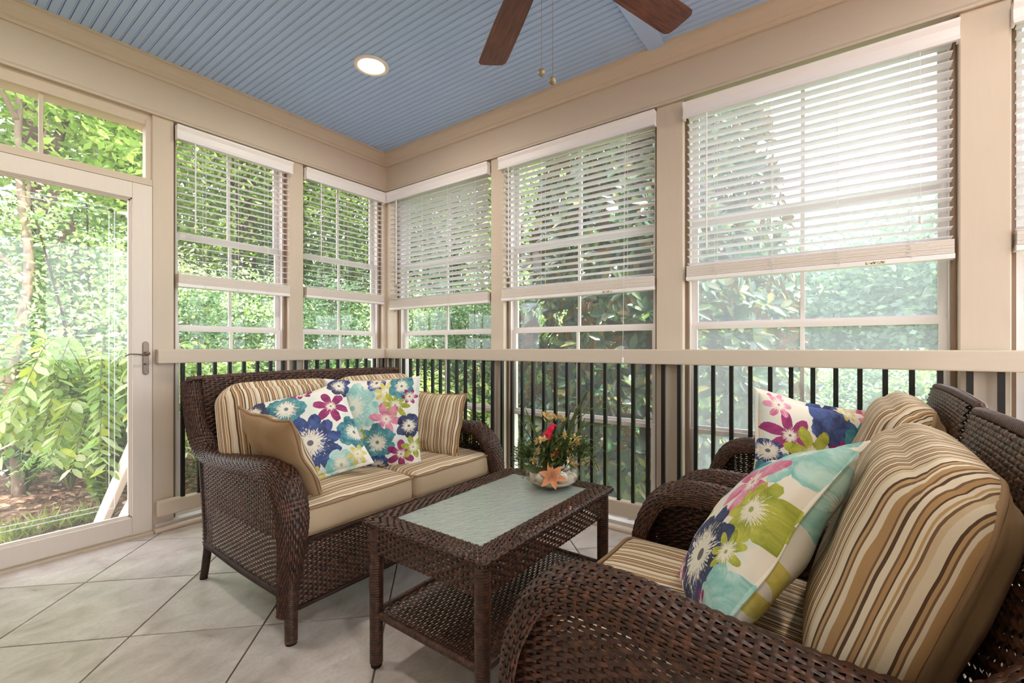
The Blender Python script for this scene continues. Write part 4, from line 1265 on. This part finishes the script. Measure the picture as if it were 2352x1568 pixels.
ribbon([pt(0, .01, .08), pt(-.05, .02, .18), pt(-.085, .03, .26), pt(-.115, .03, .335)], .013)
ribbon([pt(-.01, .01, .08), pt(-.07, .02, .17), pt(-.12, .02, .25), pt(-.15, .02, .31)], .006)
ribbon([pt(.01, .01, .08), pt(.03, .02, .2), pt(.06, .02, .28), pt(.085, .02, .33)], .014)
ribbon([pt(.03, .01, .08), pt(.08, .02, .18), pt(.12, .02, .25), pt(.135, .02, .29)], .016)
ribbon([pt(.03, 0, .08), pt(.10, 0, .26), pt(.19, 0, .34), pt(.27, 0, .365)], .0045)
ribbon([pt(.03, 0, .08), pt(.09, .01, .27), pt(.17, .01, .325), pt(.27, .01, .318)], .004)
ribbon([pt(.03, 0, .08), pt(.12, .01, .24), pt(.2, .02, .26), pt(.27, .02, .235)], .006)
ribbon([pt(.04, 0, .08), pt(.12, .01, .21), pt(.22, .03, .15), pt(.29, .04, .075)], .003)
ribbon([pt(.04, 0, .08), pt(.12, .01, .19), pt(.18, .03, .10), pt(.215, .04, .0)], .004)
ribbon([pt(.03, 0, .08), pt(.11, .02, .19), pt(.17, .05, .10), pt(.20, .06, .02)], .003)
ribbon([pt(.0, .02, .09), pt(-.02, .05, .17), pt(-.03, .06, .21)], .012)
ribbon([pt(-.02, .06, .07), pt(-.07, .08, .085), pt(-.115, .08, .10)], .034)
ribbon([pt(-.02, .05, .08), pt(-.04, .07, .12), pt(-.045, .07, .16)], .026)
def spray(name, c, d_, n_, spread, L, W, mat, tm=KITE, ln=.02):
    P = np.array([np.array(c) + unit(np.array(d_)+spread*rng.normal(size=3))*rng.uniform(.2, 1)*ln for _ in range(n_)])
    D = unit(np.array(d_)[None] + spread*rng.normal(size=(n_, 3)))
    return leaf_obj(name, arr, P, D, rng.normal(size=(n_, 3)), L, W, M[mat], tm)
spray('fern_sprig', pt(-.06, .02, .12), pt(-.9, .1, .35), 260, .55, .035, .0035, 'fern_green', ln=.10)
spray('fern_sprig', pt(.08, .02, .13), pt(.7, .2, .5), 200, .55, .035, .0035, 'fern_green', ln=.09)
spray('greenery', pt(0, .02, .11), pt(0, .3, .8), 260, .7, .045, .012, 'blade_green', ln=.10)
for (r_, f_, h_, s_) in [(-.04, .06, .195, 1.2), (-.055, .05, .19, .9), (-.075, .07, .115, .9), (.075, .06, .115, 1), (.09, .05, .10, .9), (.095, .03, .20, 1.1), (.08, .03, .175, .8), (.05, .02, .21, .9), (-.03, -.02, .285, 1.2), (.02, -.02, .28, 1.2), (.045, -.02, .265, .9), (-.06, .06, .15, .9), (.02, .05, .17, .8), (.065, .04, .145, .8), (0, .07, .13, .7), (.105, .02, .17, .8)]:
    spray('yellow_blossom', pt(r_, f_, h_), pt(.1, .5, .5), 14, .75, .024*s_, .010*s_, 'yellow_flower', ELLI, .008)
    P_, _ = spline([pt(.01, .01, .07), pt(r_*.6, f_*.8, h_*.7), pt(r_, f_, h_)], 10)
    MB().tube([tuple(p) for p in P_], .0014, 5).build('flower_stem', M['blade_green'], arr)
# red ornamental bird
M['bird_red'] = simple('red_feather', srgb(206, 20, 60), .6, .3, 0, .25, 60); M['bird_blue'] = simple('violet_feather', srgb(60, 40, 130), .6)
bird = empty('ornamental_bird', pt(-.012, .03, .215), parent=arr)
def along(pts, rads, nm, mt, par):
    P_, _ = spline(pts, 26); rr = np.interp(np.linspace(0, 1, 26), np.linspace(0, 1, len(rads)), rads)
    return MB().tube([tuple(p) for p in P_], list(rr), 12).build(nm, M[mt], par, smooth=True)
along([pt(-.022, 0, -.032), pt(-.012, .004, -.012), pt(-.002, .006, .012), pt(.008, .006, .030), pt(.016, .006, .042), pt(.022, .006, .044)], [.006, .017, .020, .013, .0135, .005], 'body', 'bird_red', bird)
along([pt(.022, .006, .044), pt(.029, .006, .041), pt(.031, .006, .036)], [.0045, .003, .0008], 'beak', 'bird_red', bird)
along([pt(-.012, .018, .0), pt(-.022, .018, -.018), pt(-.034, .012, -.034)], [.006, .007, .002], 'wing', 'bird_blue', bird)
along([pt(-.020, .0, -.03), pt(-.032, -.002, -.055), pt(-.04, -.004, -.075)], [.005, .005, .002], 'tail', 'bird_blue', bird)
# ================================================================ the garden outside
GZ = -.38
GREENS = dict(
    bright=[srgb(66, 100, 36), srgb(112, 148, 52), srgb(152, 180, 80), srgb(84, 122, 44), srgb(176, 196, 110), srgb(58, 88, 44)],
    mid=[srgb(46, 80, 40), srgb(78, 116, 54), srgb(116, 150, 78), srgb(58, 94, 46)],
    pale=[srgb(120, 154, 96), srgb(176, 202, 146), srgb(222, 232, 206), srgb(150, 182, 110), srgb(208, 222, 150)],
    cool=[srgb(50, 84, 66), srgb(80, 118, 88), srgb(114, 148, 112), srgb(64, 100, 74)],
    hazy=[srgb(92, 118, 122), srgb(126, 148, 144), srgb(160, 178, 160), srgb(106, 130, 130)])  # distance haze is put into these leaf colours
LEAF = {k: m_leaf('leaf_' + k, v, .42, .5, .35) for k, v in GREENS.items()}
LEAF['arch'] = m_leaf('leaf_arching', [srgb(128, 170, 84), srgb(186, 214, 136), srgb(226, 236, 190), srgb(150, 190, 96), srgb(206, 214, 80)], .4, .42, .45)
LEAF['magnolia'] = m_leaf('leaf_magnolia', [srgb(20, 40, 32), srgb(40, 72, 50), srgb(62, 100, 60), srgb(30, 54, 42), srgb(108, 134, 74), srgb(36, 62, 48), srgb(166, 156, 84)], .14, .22, .65, srgb(134, 92, 52))
M['bark'] = simple('tree_bark', srgb(72, 60, 52), .9, .1, 0, .4, 14)
M['bark_pale'] = simple('pale_bark', srgb(132, 116, 100), .9, .1, 0, .3, 14)

def m_ground():
    t = NT('leaf_litter_ground'); o = t.obj()
    a = t.noise(o, 22, 6, .7); b = t.noise(o, 3, 3)
    c = t.ramp(a, [(.3, srgb(92, 70, 56)), (.5, srgb(150, 116, 96)), (.7, srgb(196, 164, 142))])
    c = t.mix(t.ramp(b, [(.45, (0,0,0,1)), (.6, (1,1,1,1))]), c, srgb(108, 84, 66))
    t.base(c, .95, .1); t.bump(a, .5, .03); return t.m
n = 60; gx = np.linspace(-22, 30, n); gy = np.linspace(-26, 26, n)
GX, GY = np.meshgrid(gx, gy, indexing='ij')
def gz(x, y):
    x = np.asarray(x, float); y = np.asarray(y, float)
    r = np.hypot(x+1.3, y+1.6)
    return GZ + .10*np.sin(x*.7+1)*np.cos(y*.6) * np.clip((r-4)/3, 0, 1) + .05*np.clip(r-7, 0, 12)
GZ_ = gz(GX, GY)
inside = (GX > -3.4) & (GX < .6) & (GY > -5.2) & (GY < .6)
idx = np.arange(n*n).reshape(n, n)
q = np.stack([idx[:-1, :-1], idx[1:, :-1], idx[1:, 1:], idx[:-1, 1:]], -1).reshape(-1, 4)
def m_lawn():
    t = NT('lawn_ground'); o = t.obj(); a = t.noise(o, 30, 6, .7)
    c = t.ramp(a, [(.3, srgb(70, 96, 46)), (.5, srgb(112, 140, 66)), (.7, srgb(150, 172, 92))])
    t.base(c, .95, .1); t.bump(a, .5, .03); return t.m
fc = np.stack([GX, GY], -1).reshape(-1, 2)[q].mean(1)
gmi = ((fc[:, 0] > 1.0) & (fc[:, 1] < 3)).astype(int)
link('ground', np_mesh('ground', np.stack([GX, GY, GZ_], -1).reshape(-1, 3), q, mat_idx=gmi, smooth=True), [m_ground(), m_lawn()], None, label='brown leaf litter ground of the garden', kind='structure')
# foundation under the porch
MB().box(X0-.1, .16, Y0-.1, .16, GZ-.1, -.06).build('foundation', M['trim'], None, label='porch foundation under the tiled floor', kind='structure')

def pol(px, r):
    """garden position: bearing given by the picture column it is seen at, and distance from the camera"""
    a = TH - math.atan((px-1176)/1050)
    return -2.573 + r*math.cos(a), -3.267 + r*math.sin(a)

def crown_points(n, blobs, shell=.55, cl=.0, per=26):
    """clustered points in a union of ellipsoids"""
    out = []; w = np.array([b[3]*b[4]*b[5] for b in blobs])**.67; w /= w.sum()
    for b, k in zip(blobs, w):
        m = max(1, int(n*k/per))
        d = unit(rng.normal(size=(m, 3))); r_ = rng.uniform(shell, 1, m)[:, None]
        c = d*r_*np.array(b[3:6]) + np.array(b[:3])
        sp = np.array(b[3:6]).mean()*.17
        p = np.repeat(c, per, 0) + rng.normal(size=(m*per, 3))*sp*[1, 1, .55]
        out.append(p)
    return np.vstack(out)

def trunk(root, pts, rads, mat='bark', nm='trunk'):
    P_, _ = spline(pts, 28); rr = np.interp(np.linspace(0, 1, 28), np.linspace(0, 1, len(rads)), rads)
    rr = rr*(1+.07*np.sin(np.arange(28)*2.1))
    return MB().tube([tuple(p) for p in P_], list(rr), 10).build(nm, M[mat], root, smooth=True)

def tree(name, label, px, r, blobs, nleaf, L, W, leaf, tr=None, group=None, cat='tree', bark='bark', tm=KITE, up=.6, shell=.45, branches=4):
    x, y = pol(px, r); z0 = float(gz(x, y))
    root = empty(name, (x, y, z0)); tag(root, label, cat, group)
    P = crown_points(nleaf, blobs, shell)
    P = P[P[:, 2] > .05]
    D = rng.normal(size=P.shape)*[1, 1, .6]; D[:, 2] -= .15
    N = rng.normal(size=P.shape)*.8; N[:, 2] += up
    leaf_obj('foliage', root, P, D, N, L*rng.uniform(.7, 1.25, len(P)), W*rng.uniform(.8, 1.2, len(P)), LEAF[leaf], tm)
    if tr is not None:
        pts, rads = tr
        t_ = trunk(root, pts, rads, bark)
        for k in range(branches):
            b = blobs[k % len(blobs)]
            s_ = .45+.12*k; base = spline(pts, 10)[0][min(9, int(s_*9))]
            tip = np.array(b[:3]) + unit(rng.normal(size=3))*np.array(b[3:6])*.7
            trunk(root, [base, (base+tip)/2+rng.normal(size=3)*.1, tip], [rads[-1]*.8+.01, rads[-1]*.5, .01], bark, 'branch')
    else:
        for k in range(5):
            b = blobs[k % len(blobs)]; tip = np.array(b[:3]) + unit(rng.normal(size=3)*[1, 1, .4]+[0, 0, .8])*np.array(b[3:6])*.75
            trunk(root, [(rng.normal()*.05, rng.normal()*.05, -.05), tuple(tip*[.45, .45, .55]), tuple(tip)], [.022, .015, .005], bark, 'stem')
    return root

G1 = 'woodland trees behind the porch'
# woodland seen through the door, the transom and the left windows
tree('woodland_tree', 'dark leaning tree trunk with bright leaves seen through the door', 175, 9.0, [(-.6, .4, 6.2, 2.2, 1.8, 1.5), (.9, .6, 5.2, 1.6, 1.5, 1.3), (-.5, .2, 8, 2.6, 2.2, 1.8)], 13000, .12, .06, 'bright',
     ([(.25, 0, -.1), (.1, .1, 1.6), (-.15, .1, 3.2), (-.45, .2, 5.0), (-.6, .3, 7.2)], [.20, .17, .15, .13, .09]), G1)
tree('woodland_tree', 'slim pale tree trunk at the left picture edge behind the door', 28, 6.6, [(-.2, .3, 4.6, 1.2, 1.1, 1.1), (.5, .3, 3.6, .8, .8, .7), (-.5, 0, 5.6, 1.6, 1.4, 1.1)], 4200, .12, .065, 'bright',
     ([(.05, 0, -.1), (.0, 0, 1.2), (.12, .05, 2.2), (.05, .1, 3.4), (.1, .1, 4.8)], [.05, .045, .04, .03, .02]), G1, bark='bark_pale')
tree('woodland_tree', 'tall leafy tree seen above the door in the transom', 285, 12.5, [(0, 0, 5.5, 2.4, 2.2, 2.2), (1.2, .5, 8, 2.4, 2.2, 2.0), (-1.5, .6, 7.2, 2.0, 2.0, 2.0), (0, .4, 2.8, 2.0, 1.6, 1.6)], 15000, .13, .065, 'mid',
     ([(0, 0, -.1), (.1, 0, 2.5), (.0, 0, 5), (.2, 0, 8)], [.22, .19, .16, .08]), G1)
tree('woodland_tree', 'leafy tree filling the blind beside the door', 500, 11.0, [(0, 0, 5.0, 2.0, 1.9, 2.0), (-.9, .3, 3.2, 1.4, 1.2, 1.4), (.8, .4, 6.8, 2.0, 1.8, 1.8)], 15000, .12, .06, 'bright',
     ([(.3, 0, -.1), (.35, 0, 2.0), (.6, 0, 3.6), (.5, 0, 6)], [.20, .17, .14, .08]), G1)
tree('woodland_tree', 'leafy tree filling the second blind left of the corner', 690, 12.0, [(0, 0, 4.6, 2.0, 2.0, 2.0), (.9, .4, 6.8, 2.2, 2.0, 1.8), (-.6, .2, 2.8, 1.6, 1.4, 1.4)], 15000, .12, .06, 'mid',
     ([(0, 0, -.1), (-.1, 0, 2.4), (.1, 0, 5), (.2, 0, 7)], [.17, .15, .12, .07]), G1)
tree('woodland_tree', 'tall tree behind the corner of the porch', 860, 11.5, [(0, 0, 4.8, 2.2, 2.0, 2.1), (-.4, .4, 7.2, 2.0, 2.0, 1.8), (.8, .2, 2.9, 1.6, 1.4, 1.4)], 15000, .12, .06, 'bright',
     ([(0, 0, -.1), (.1, 0, 2.4), (0, 0, 5), (0, 0, 7)], [.16, .14, .12, .07]), G1)
tree('woodland_tree', 'green tree behind the blind right of the corner', 1035, 11.5, [(0, 0, 4.6, 2.1, 2.0, 2.2), (.6, .4, 7.0, 2.0, 2.0, 1.8), (-.4, .2, 2.6, 1.7, 1.4, 1.3)], 15000, .12, .06, 'cool',
     ([(0, 0, -.1), (.1, 0, 2.4), (0, 0, 5), (0, 0, 7)], [.16, .14, .12, .07]), G1)
tree('woodland_tree', 'light green tree peeking out left of the magnolia', 1190, 10.5, [(0, 0, 4.2, 1.6, 1.6, 2.0), (.2, .4, 6.4, 1.8, 1.8, 1.6), (-.1, .2, 2.2, 1.4, 1.2, 1.2)], 8000, .14, .075, 'pale',
     ([(0, 0, -.1), (.1, 0, 2.4), (0, 0, 5), (0, 0, 6)], [.14, .12, .10, .06]), G1)
for k, (px, r, lf, lab) in enumerate([(60, 15.5, 'mid', 'distant tree at the left edge of the transom'), (390, 16, 'bright', 'distant tree behind the post beside the door'), (610, 16.5, 'cool', 'distant tree behind the first two blinds'), (800, 16, 'mid', 'distant tree left of the porch corner'), (980, 16.5, 'bright', 'distant tree right of the porch corner'), (1130, 16, 'mid', 'distant tree behind the narrow post right of the corner')]):
    tree('woodland_tree', lab, px, r, [(0, 0, 4.4, 2.9, 2.4, 3.4), (.6, .4, 9.0, 2.8, 2.4, 2.6), (-.3, 0, 1.8, 2.6, 2.0, 1.6)], 8000, .22, .12, lf,
         ([(0, 0, -.1), (.1, 0, 3), (0, 0, 6), (0, 0, 9)], [.2, .17, .14, .08]), G1, branches=2)
# shrub layer
G2 = 'garden shrubs around the porch'
for k, (px, r, b, nl, L, W, lf, lab) in enumerate([
    (40, 7.2, [(0, 0, 1.1, 1.1, 1.0, 1.2), (.4, .2, 2.2, .9, .8, .9)], 6000, .07, .04, 'cool', 'cool green shrub at the left edge behind the door'),
    (215, 6.8, [(0, 0, 1.3, 1.0, .9, 1.3), (-.3, .2, 2.4, .9, .8, 1.0), (.4, .1, 1.9, .8, .8, .9)], 8000, .065, .036, 'pale', 'pale variegated shrub behind the door glass'),
    (330, 7.4, [(0, 0, 1.2, 1.1, 1.0, 1.2), (.1, .2, 2.2, .9, .8, .9)], 6500, .065, .036, 'pale', 'pale shrub behind the door stile'),
    (470, 6.4, [(0, 0, .95, .95, .9, 1.1), (.2, .2, 1.75, .8, .8, .7)], 7500, .055, .032, 'cool', 'small-leaved shrub below the blind beside the door'),
    (600, 6.6, [(0, 0, 1.0, .95, .9, 1.1), (-.1, .2, 1.8, .8, .8, .7)], 7500, .055, .032, 'pale', 'pale small-leaved shrub behind the loveseat'),
    (735, 6.6, [(0, 0, 1.0, .95, .9, 1.1), (.1, .2, 1.8, .8, .8, .7)], 7500, .055, .032, 'cool', 'small-leaved shrub below the second blind'),
    (850, 6.9, [(0, 0, .9, .95, .9, 1.0), (.1, .1, 1.7, .7, .7, .7)], 6500, .055, .032, 'mid', 'green shrub at the porch corner'),
    (965, 6.4, [(0, 0, .9, .9, .9, 1.1), (.1, .1, 1.8, .8, .7, .7)], 7500, .055, .032, 'pale', 'pale flowering shrub right of the porch corner'),
    (1090, 6.2, [(0, 0, .95, .85, .9, 1.1), (-.1, .1, 1.7, .8, .7, .7)], 7500, .055, .032, 'cool', 'small-leaved shrub left of the magnolia'),
    (1200, 7.2, [(0, 0, .9, .9, .8, 1.0), (0, .1, 1.6, .8, .7, .7)], 6000, .06, .034, 'mid', 'green shrub behind the magnolia left side')]):
    tree('garden_shrub', lab, px, r, b, nl, L, W, lf, None, G2, 'shrub', shell=.35)

# arching shrubs with long pale leaves close to the porch
M['green_stem'] = simple('green_stem', srgb(120, 128, 74), .7)
def arching(px, r, n, reach, h, lab, L=.12, W=.05, leaf='arch', bias=(0, 0), per=26):
    x, y = pol(px, r); z0 = float(gz(x, y))
    root = empty('arching_shrub', (x, y, z0)); tag(root, lab, 'shrub', 'arching shrubs close to the porch')
    PP, DD, NN = [], [], []
    for k in range(n):
        a = rng.uniform(0, 2*math.pi); d = np.array([math.cos(a), math.sin(a), 0]) + np.array([bias[0], bias[1], 0])
        rr = reach*rng.uniform(.45, 1.1); hh = h*rng.uniform(.65, 1.08)
        pts = [(0, 0, 0), d*rr*.25+[0, 0, hh*.75], d*rr*.62+[0, 0, hh], d*rr+[0, 0, hh*.68]]
        P_, Ls = spline(pts, per)
        trunk(root, pts, [.006, .005, .002], 'green_stem', 'stem')
        T_ = unit(np.gradient(P_, axis=0))
        for i in range(5, per):
            sd = unit(np.cross(T_[i], [0, 0, 1.]))
            for s_ in (-1, 1):
                PP.append(P_[i]); dd = T_[i]*.55 + sd*s_*rng.uniform(.5, 1.0) + [0, 0, rng.uniform(-.55, .1)] ; DD.append(dd); NN.append(np.array([0, 0, 1.]) + rng.normal(size=3)*.3)
    leaf_obj('foliage', root, np.array(PP), np.array(DD), np.array(NN), L*rng.uniform(.6, 1.2, len(PP)), W*rng.uniform(.8, 1.2, len(PP)), LEAF[leaf], ELLI, smooth=True)
    return root
arching(245, 5.0, 64, 1.0, 1.45, 'arching shrub with long pale leaves outside the door', .115, .046, 'arch', per=34)
arching(330, 5.4, 40, .9, 1.30, 'arching shrub with pale leaves behind the post beside the door', .12, .05, 'arch')
arching(480, 5.6, 40, .95, 1.25, 'arching shrub with pale leaves below the blind beside the door', .11, .045, 'arch')
arching(620, 5.6, 40, .95, 1.20, 'arching shrub with pale leaves behind the loveseat back', .11, .045, 'arch')
arching(770, 5.6, 40, .95, 1.20, 'arching shrub with pale leaves left of the porch corner', .11, .045, 'arch')
arching(1010, 5.2, 40, .8, 1.15, 'arching shrub with pale leaves right of the porch corner', .10, .04, 'arch')
arching(60, 6.7, 34, .85, .80, 'low fine-leaved shrub left of the arching shrub by the door', .07, .028, 'cool')
arching(160, 6.5, 30, .65, .62, 'low green shrub on the leaf litter outside the door', .07, .03, 'mid')

# ---- magnolia with whorls of leathery leaves
mx0, my0 = pol(1490, 5.6)
mag = empty('magnolia_tree', (mx0, my0, float(gz(mx0, my0)))); tag(mag, 'dark glossy magnolia with rusty leaf undersides outside the windows', 'tree')
trunk(mag, [(0, 0, -.1), (.02, 0, 1.5), (0, .03, 3.5), (0, 0, 6.5)], [.12, .10, .08, .03], 'bark')
PP, DD, NN = [], [], []
for k in range(2700):
    h_ = rng.uniform(.05, 6.6)
    Rr = 1.62*(1-(max(0, h_-1.0)/7.5)**1.25)*min(1, .80+h_*.25)
    a = rng.uniform(0, 2*math.pi); q_ = rng.uniform(.25, 1)**.4
    c = np.array([Rr*q_*math.cos(a), Rr*q_*math.sin(a), h_])
    out = np.array([math.cos(a), math.sin(a), .45]) + rng.normal(size=3)*.35; out = out/np.linalg.norm(out)
    e_ = np.cross(out, [0, 0, 1.]); e_ /= np.linalg.norm(e_); g_ = np.cross(e_, out)
    m_ = rng.integers(6, 9)
    for i in range(m_):
        b = 2*math.pi*i/m_ + rng.uniform(-.3, .3); sp_ = rng.uniform(.7, 1.5)
        dd = out*rng.uniform(.3, .9) + (e_*math.cos(b)+g_*math.sin(b))*sp_
        PP.append(c + out*.02); DD.append(dd); NN.append(out*1.2 - (e_*math.cos(b)+g_*math.sin(b))*.3 + [0, 0, .25])
leaf_obj('foliage', mag, np.array(PP), np.array(DD), np.array(NN), .165*rng.uniform(.65, 1.15, len(PP)), .068*rng.uniform(.8, 1.2, len(PP)), LEAF['magnolia'], ELLI, smooth=True)
for k in range(26):
    h_ = .5+.22*k; a = k*2.4; Rr = 1.3*(1-(max(0, h_-1.0)/7.5)**1.25)
    trunk(mag, [(0, 0, h_*.9), (Rr*.5*math.cos(a), Rr*.5*math.sin(a), h_), (Rr*math.cos(a), Rr*math.sin(a), h_+.25)], [.03, .02, .006], 'bark', 'branch')

for (px, r, lf, lab) in [(1300, 14, 'mid', 'leafy tree glimpsed behind the magnolia left side'), (1430, 14.5, 'cool', 'leafy tree glimpsed behind the magnolia trunk'), (1570, 14, 'mid', 'leafy tree glimpsed behind the wide post and magnolia')]:
    tree('woodland_tree', lab, px, r, [(0, 0, 3.8, 2.4, 2.2, 3.2), (.4, .4, 7.2, 2.2, 2.2, 2.2), (-.3, 0, 1.6, 2.2, 2.0, 1.5)], 9000, .19, .10, lf,
         ([(0, 0, -.1), (.1, 0, 3), (0, 0, 6), (0, 0, 8)], [.2, .17, .14, .08]), G1, branches=2)
for (px, r, lf, lab) in [(1290, 8.4, 'mid', 'shrub glimpsed low behind the magnolia left side'), (1420, 8.6, 'cool', 'shrub glimpsed low behind the magnolia trunk'), (1560, 8.8, 'mid', 'shrub glimpsed low behind the magnolia right side')]:
    tree('garden_shrub', lab, px, r, [(0, 0, .5, .9, .9, .75), (.2, .1, 1.0, .8, .7, .6)], 6000, .07, .04, lf, None, G2, 'shrub', shell=.35)

# ---- hazy tree line to the right
G3 = 'hazy trees beyond the bright windows'
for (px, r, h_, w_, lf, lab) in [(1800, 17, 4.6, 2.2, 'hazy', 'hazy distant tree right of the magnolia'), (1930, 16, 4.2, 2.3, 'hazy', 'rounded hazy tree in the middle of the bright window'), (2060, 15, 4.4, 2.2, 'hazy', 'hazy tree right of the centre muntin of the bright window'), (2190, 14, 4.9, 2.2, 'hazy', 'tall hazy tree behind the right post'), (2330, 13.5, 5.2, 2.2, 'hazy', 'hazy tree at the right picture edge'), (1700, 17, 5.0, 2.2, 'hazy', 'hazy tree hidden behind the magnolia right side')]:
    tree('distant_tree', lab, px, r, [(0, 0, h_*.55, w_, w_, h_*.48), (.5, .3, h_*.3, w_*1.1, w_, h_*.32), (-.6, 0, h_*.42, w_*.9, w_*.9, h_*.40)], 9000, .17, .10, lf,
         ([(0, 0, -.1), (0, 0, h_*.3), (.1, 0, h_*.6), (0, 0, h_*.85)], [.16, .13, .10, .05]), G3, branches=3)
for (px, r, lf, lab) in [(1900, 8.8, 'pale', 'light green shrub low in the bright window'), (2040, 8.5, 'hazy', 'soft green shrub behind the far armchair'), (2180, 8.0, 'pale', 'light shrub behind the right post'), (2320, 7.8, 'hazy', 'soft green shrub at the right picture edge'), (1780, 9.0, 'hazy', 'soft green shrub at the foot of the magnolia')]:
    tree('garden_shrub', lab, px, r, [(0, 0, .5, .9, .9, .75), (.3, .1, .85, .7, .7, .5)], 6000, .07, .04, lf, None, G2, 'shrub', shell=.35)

# ---- fallen leaves and grass tufts outside the door
lit = leaf_lit = None
m_ = 5200
a = rng.uniform(R(56), R(96), m_); r_ = rng.uniform(3.9, 7.5, m_)
lx = -2.573+r_*np.cos(a); ly = -3.267+r_*np.sin(a); keep = ly > .25; lx, ly = lx[keep], ly[keep]
P = np.stack([lx, ly, gz(lx, ly)+.008+rng.uniform(0, .02, len(lx))], 1)
D = rng.normal(size=P.shape)*[1, 1, .15]; N = rng.normal(size=P.shape)*.35 + [0, 0, 1]
LEAF['dead'] = m_leaf('fallen_leaf', [srgb(120, 82, 60), srgb(176, 134, 106), srgb(210, 176, 150), srgb(146, 100, 74)], .1, .8, .2)
o = leaf_obj('fallen_leaves', None, P, D, N, .07*rng.uniform(.6, 1.3, len(P)), .036, LEAF['dead'])
tag(o, 'brown fallen leaves covering the ground outside the door', 'leaves')
LEAF['grass'] = m_leaf('grass_blade', [srgb(150, 172, 70), srgb(206, 214, 128), srgb(176, 196, 92)], .4, .5)
for k, (px, r) in enumerate([(30, 5.05), (65, 5.1), (105, 5.2), (150, 5.15), (190, 5.2), (218, 5.15), (8, 5.1)]):
    x, y = pol(px, r); root = empty('grass_tuft', (x, y, float(gz(x, y)))); tag(root, 'tuft of pale grass outside the glass door, ' + ('third', 'fourth', 'fifth', 'sixth', 'second from right', 'rightmost', 'leftmost')[k] + (' from the left' if k < 4 else ''), 'grass', 'grass tufts outside the door')
    nn = 24; D = rng.normal(size=(nn, 3))*[.5, .5, .1] + [0, 0, .8]; P = rng.normal(size=(nn, 3))*[.03, .03, 0]
    leaf_obj('grass_blades', root, P, D, rng.normal(size=(nn, 3)), .19*rng.uniform(.5, 1.2, nn), .012, LEAF['grass'])

# ---- white stair rail outside the door
sr = empty('stair_railing', (-1.66, .55, GZ)); tag(sr, 'white sloping stair rail outside the glass door', 'stair railing')
def slope_board(p, q, w, t_, nm, par):
    p, q = Vector(p), Vector(q); d = (q-p); L_ = d.length; d.normalize(); s_ = Vector((1, 0, 0)); n_ = d.cross(s_).normalized(); s_ = n_.cross(d)
    m = MB()
    m.box(0, L_, -t_/2, t_/2, -w/2, w/2)
    o = m.build(nm, M['white_rail'], par, bevel=.004, seg=1); o.matrix_local = Matrix.Translation(p) @ Matrix((d, -s_, n_)).transposed().to_4x4()
    return o
M['white_rail'] = simple('white_rail_paint', srgb(238, 228, 216), .5)
slope_board((-.03, .75, -.02), (.03, -.25, .98), .12, .04, 'top_board', sr)
slope_board((.02, .62, -.10), (.08, -.25, .70), .12, .04, 'lower_board', sr)
MB().box(.02, .11, -.30, -.21, 0, 1.02).build('newel_post', M['white_rail'], sr, bevel=.004)
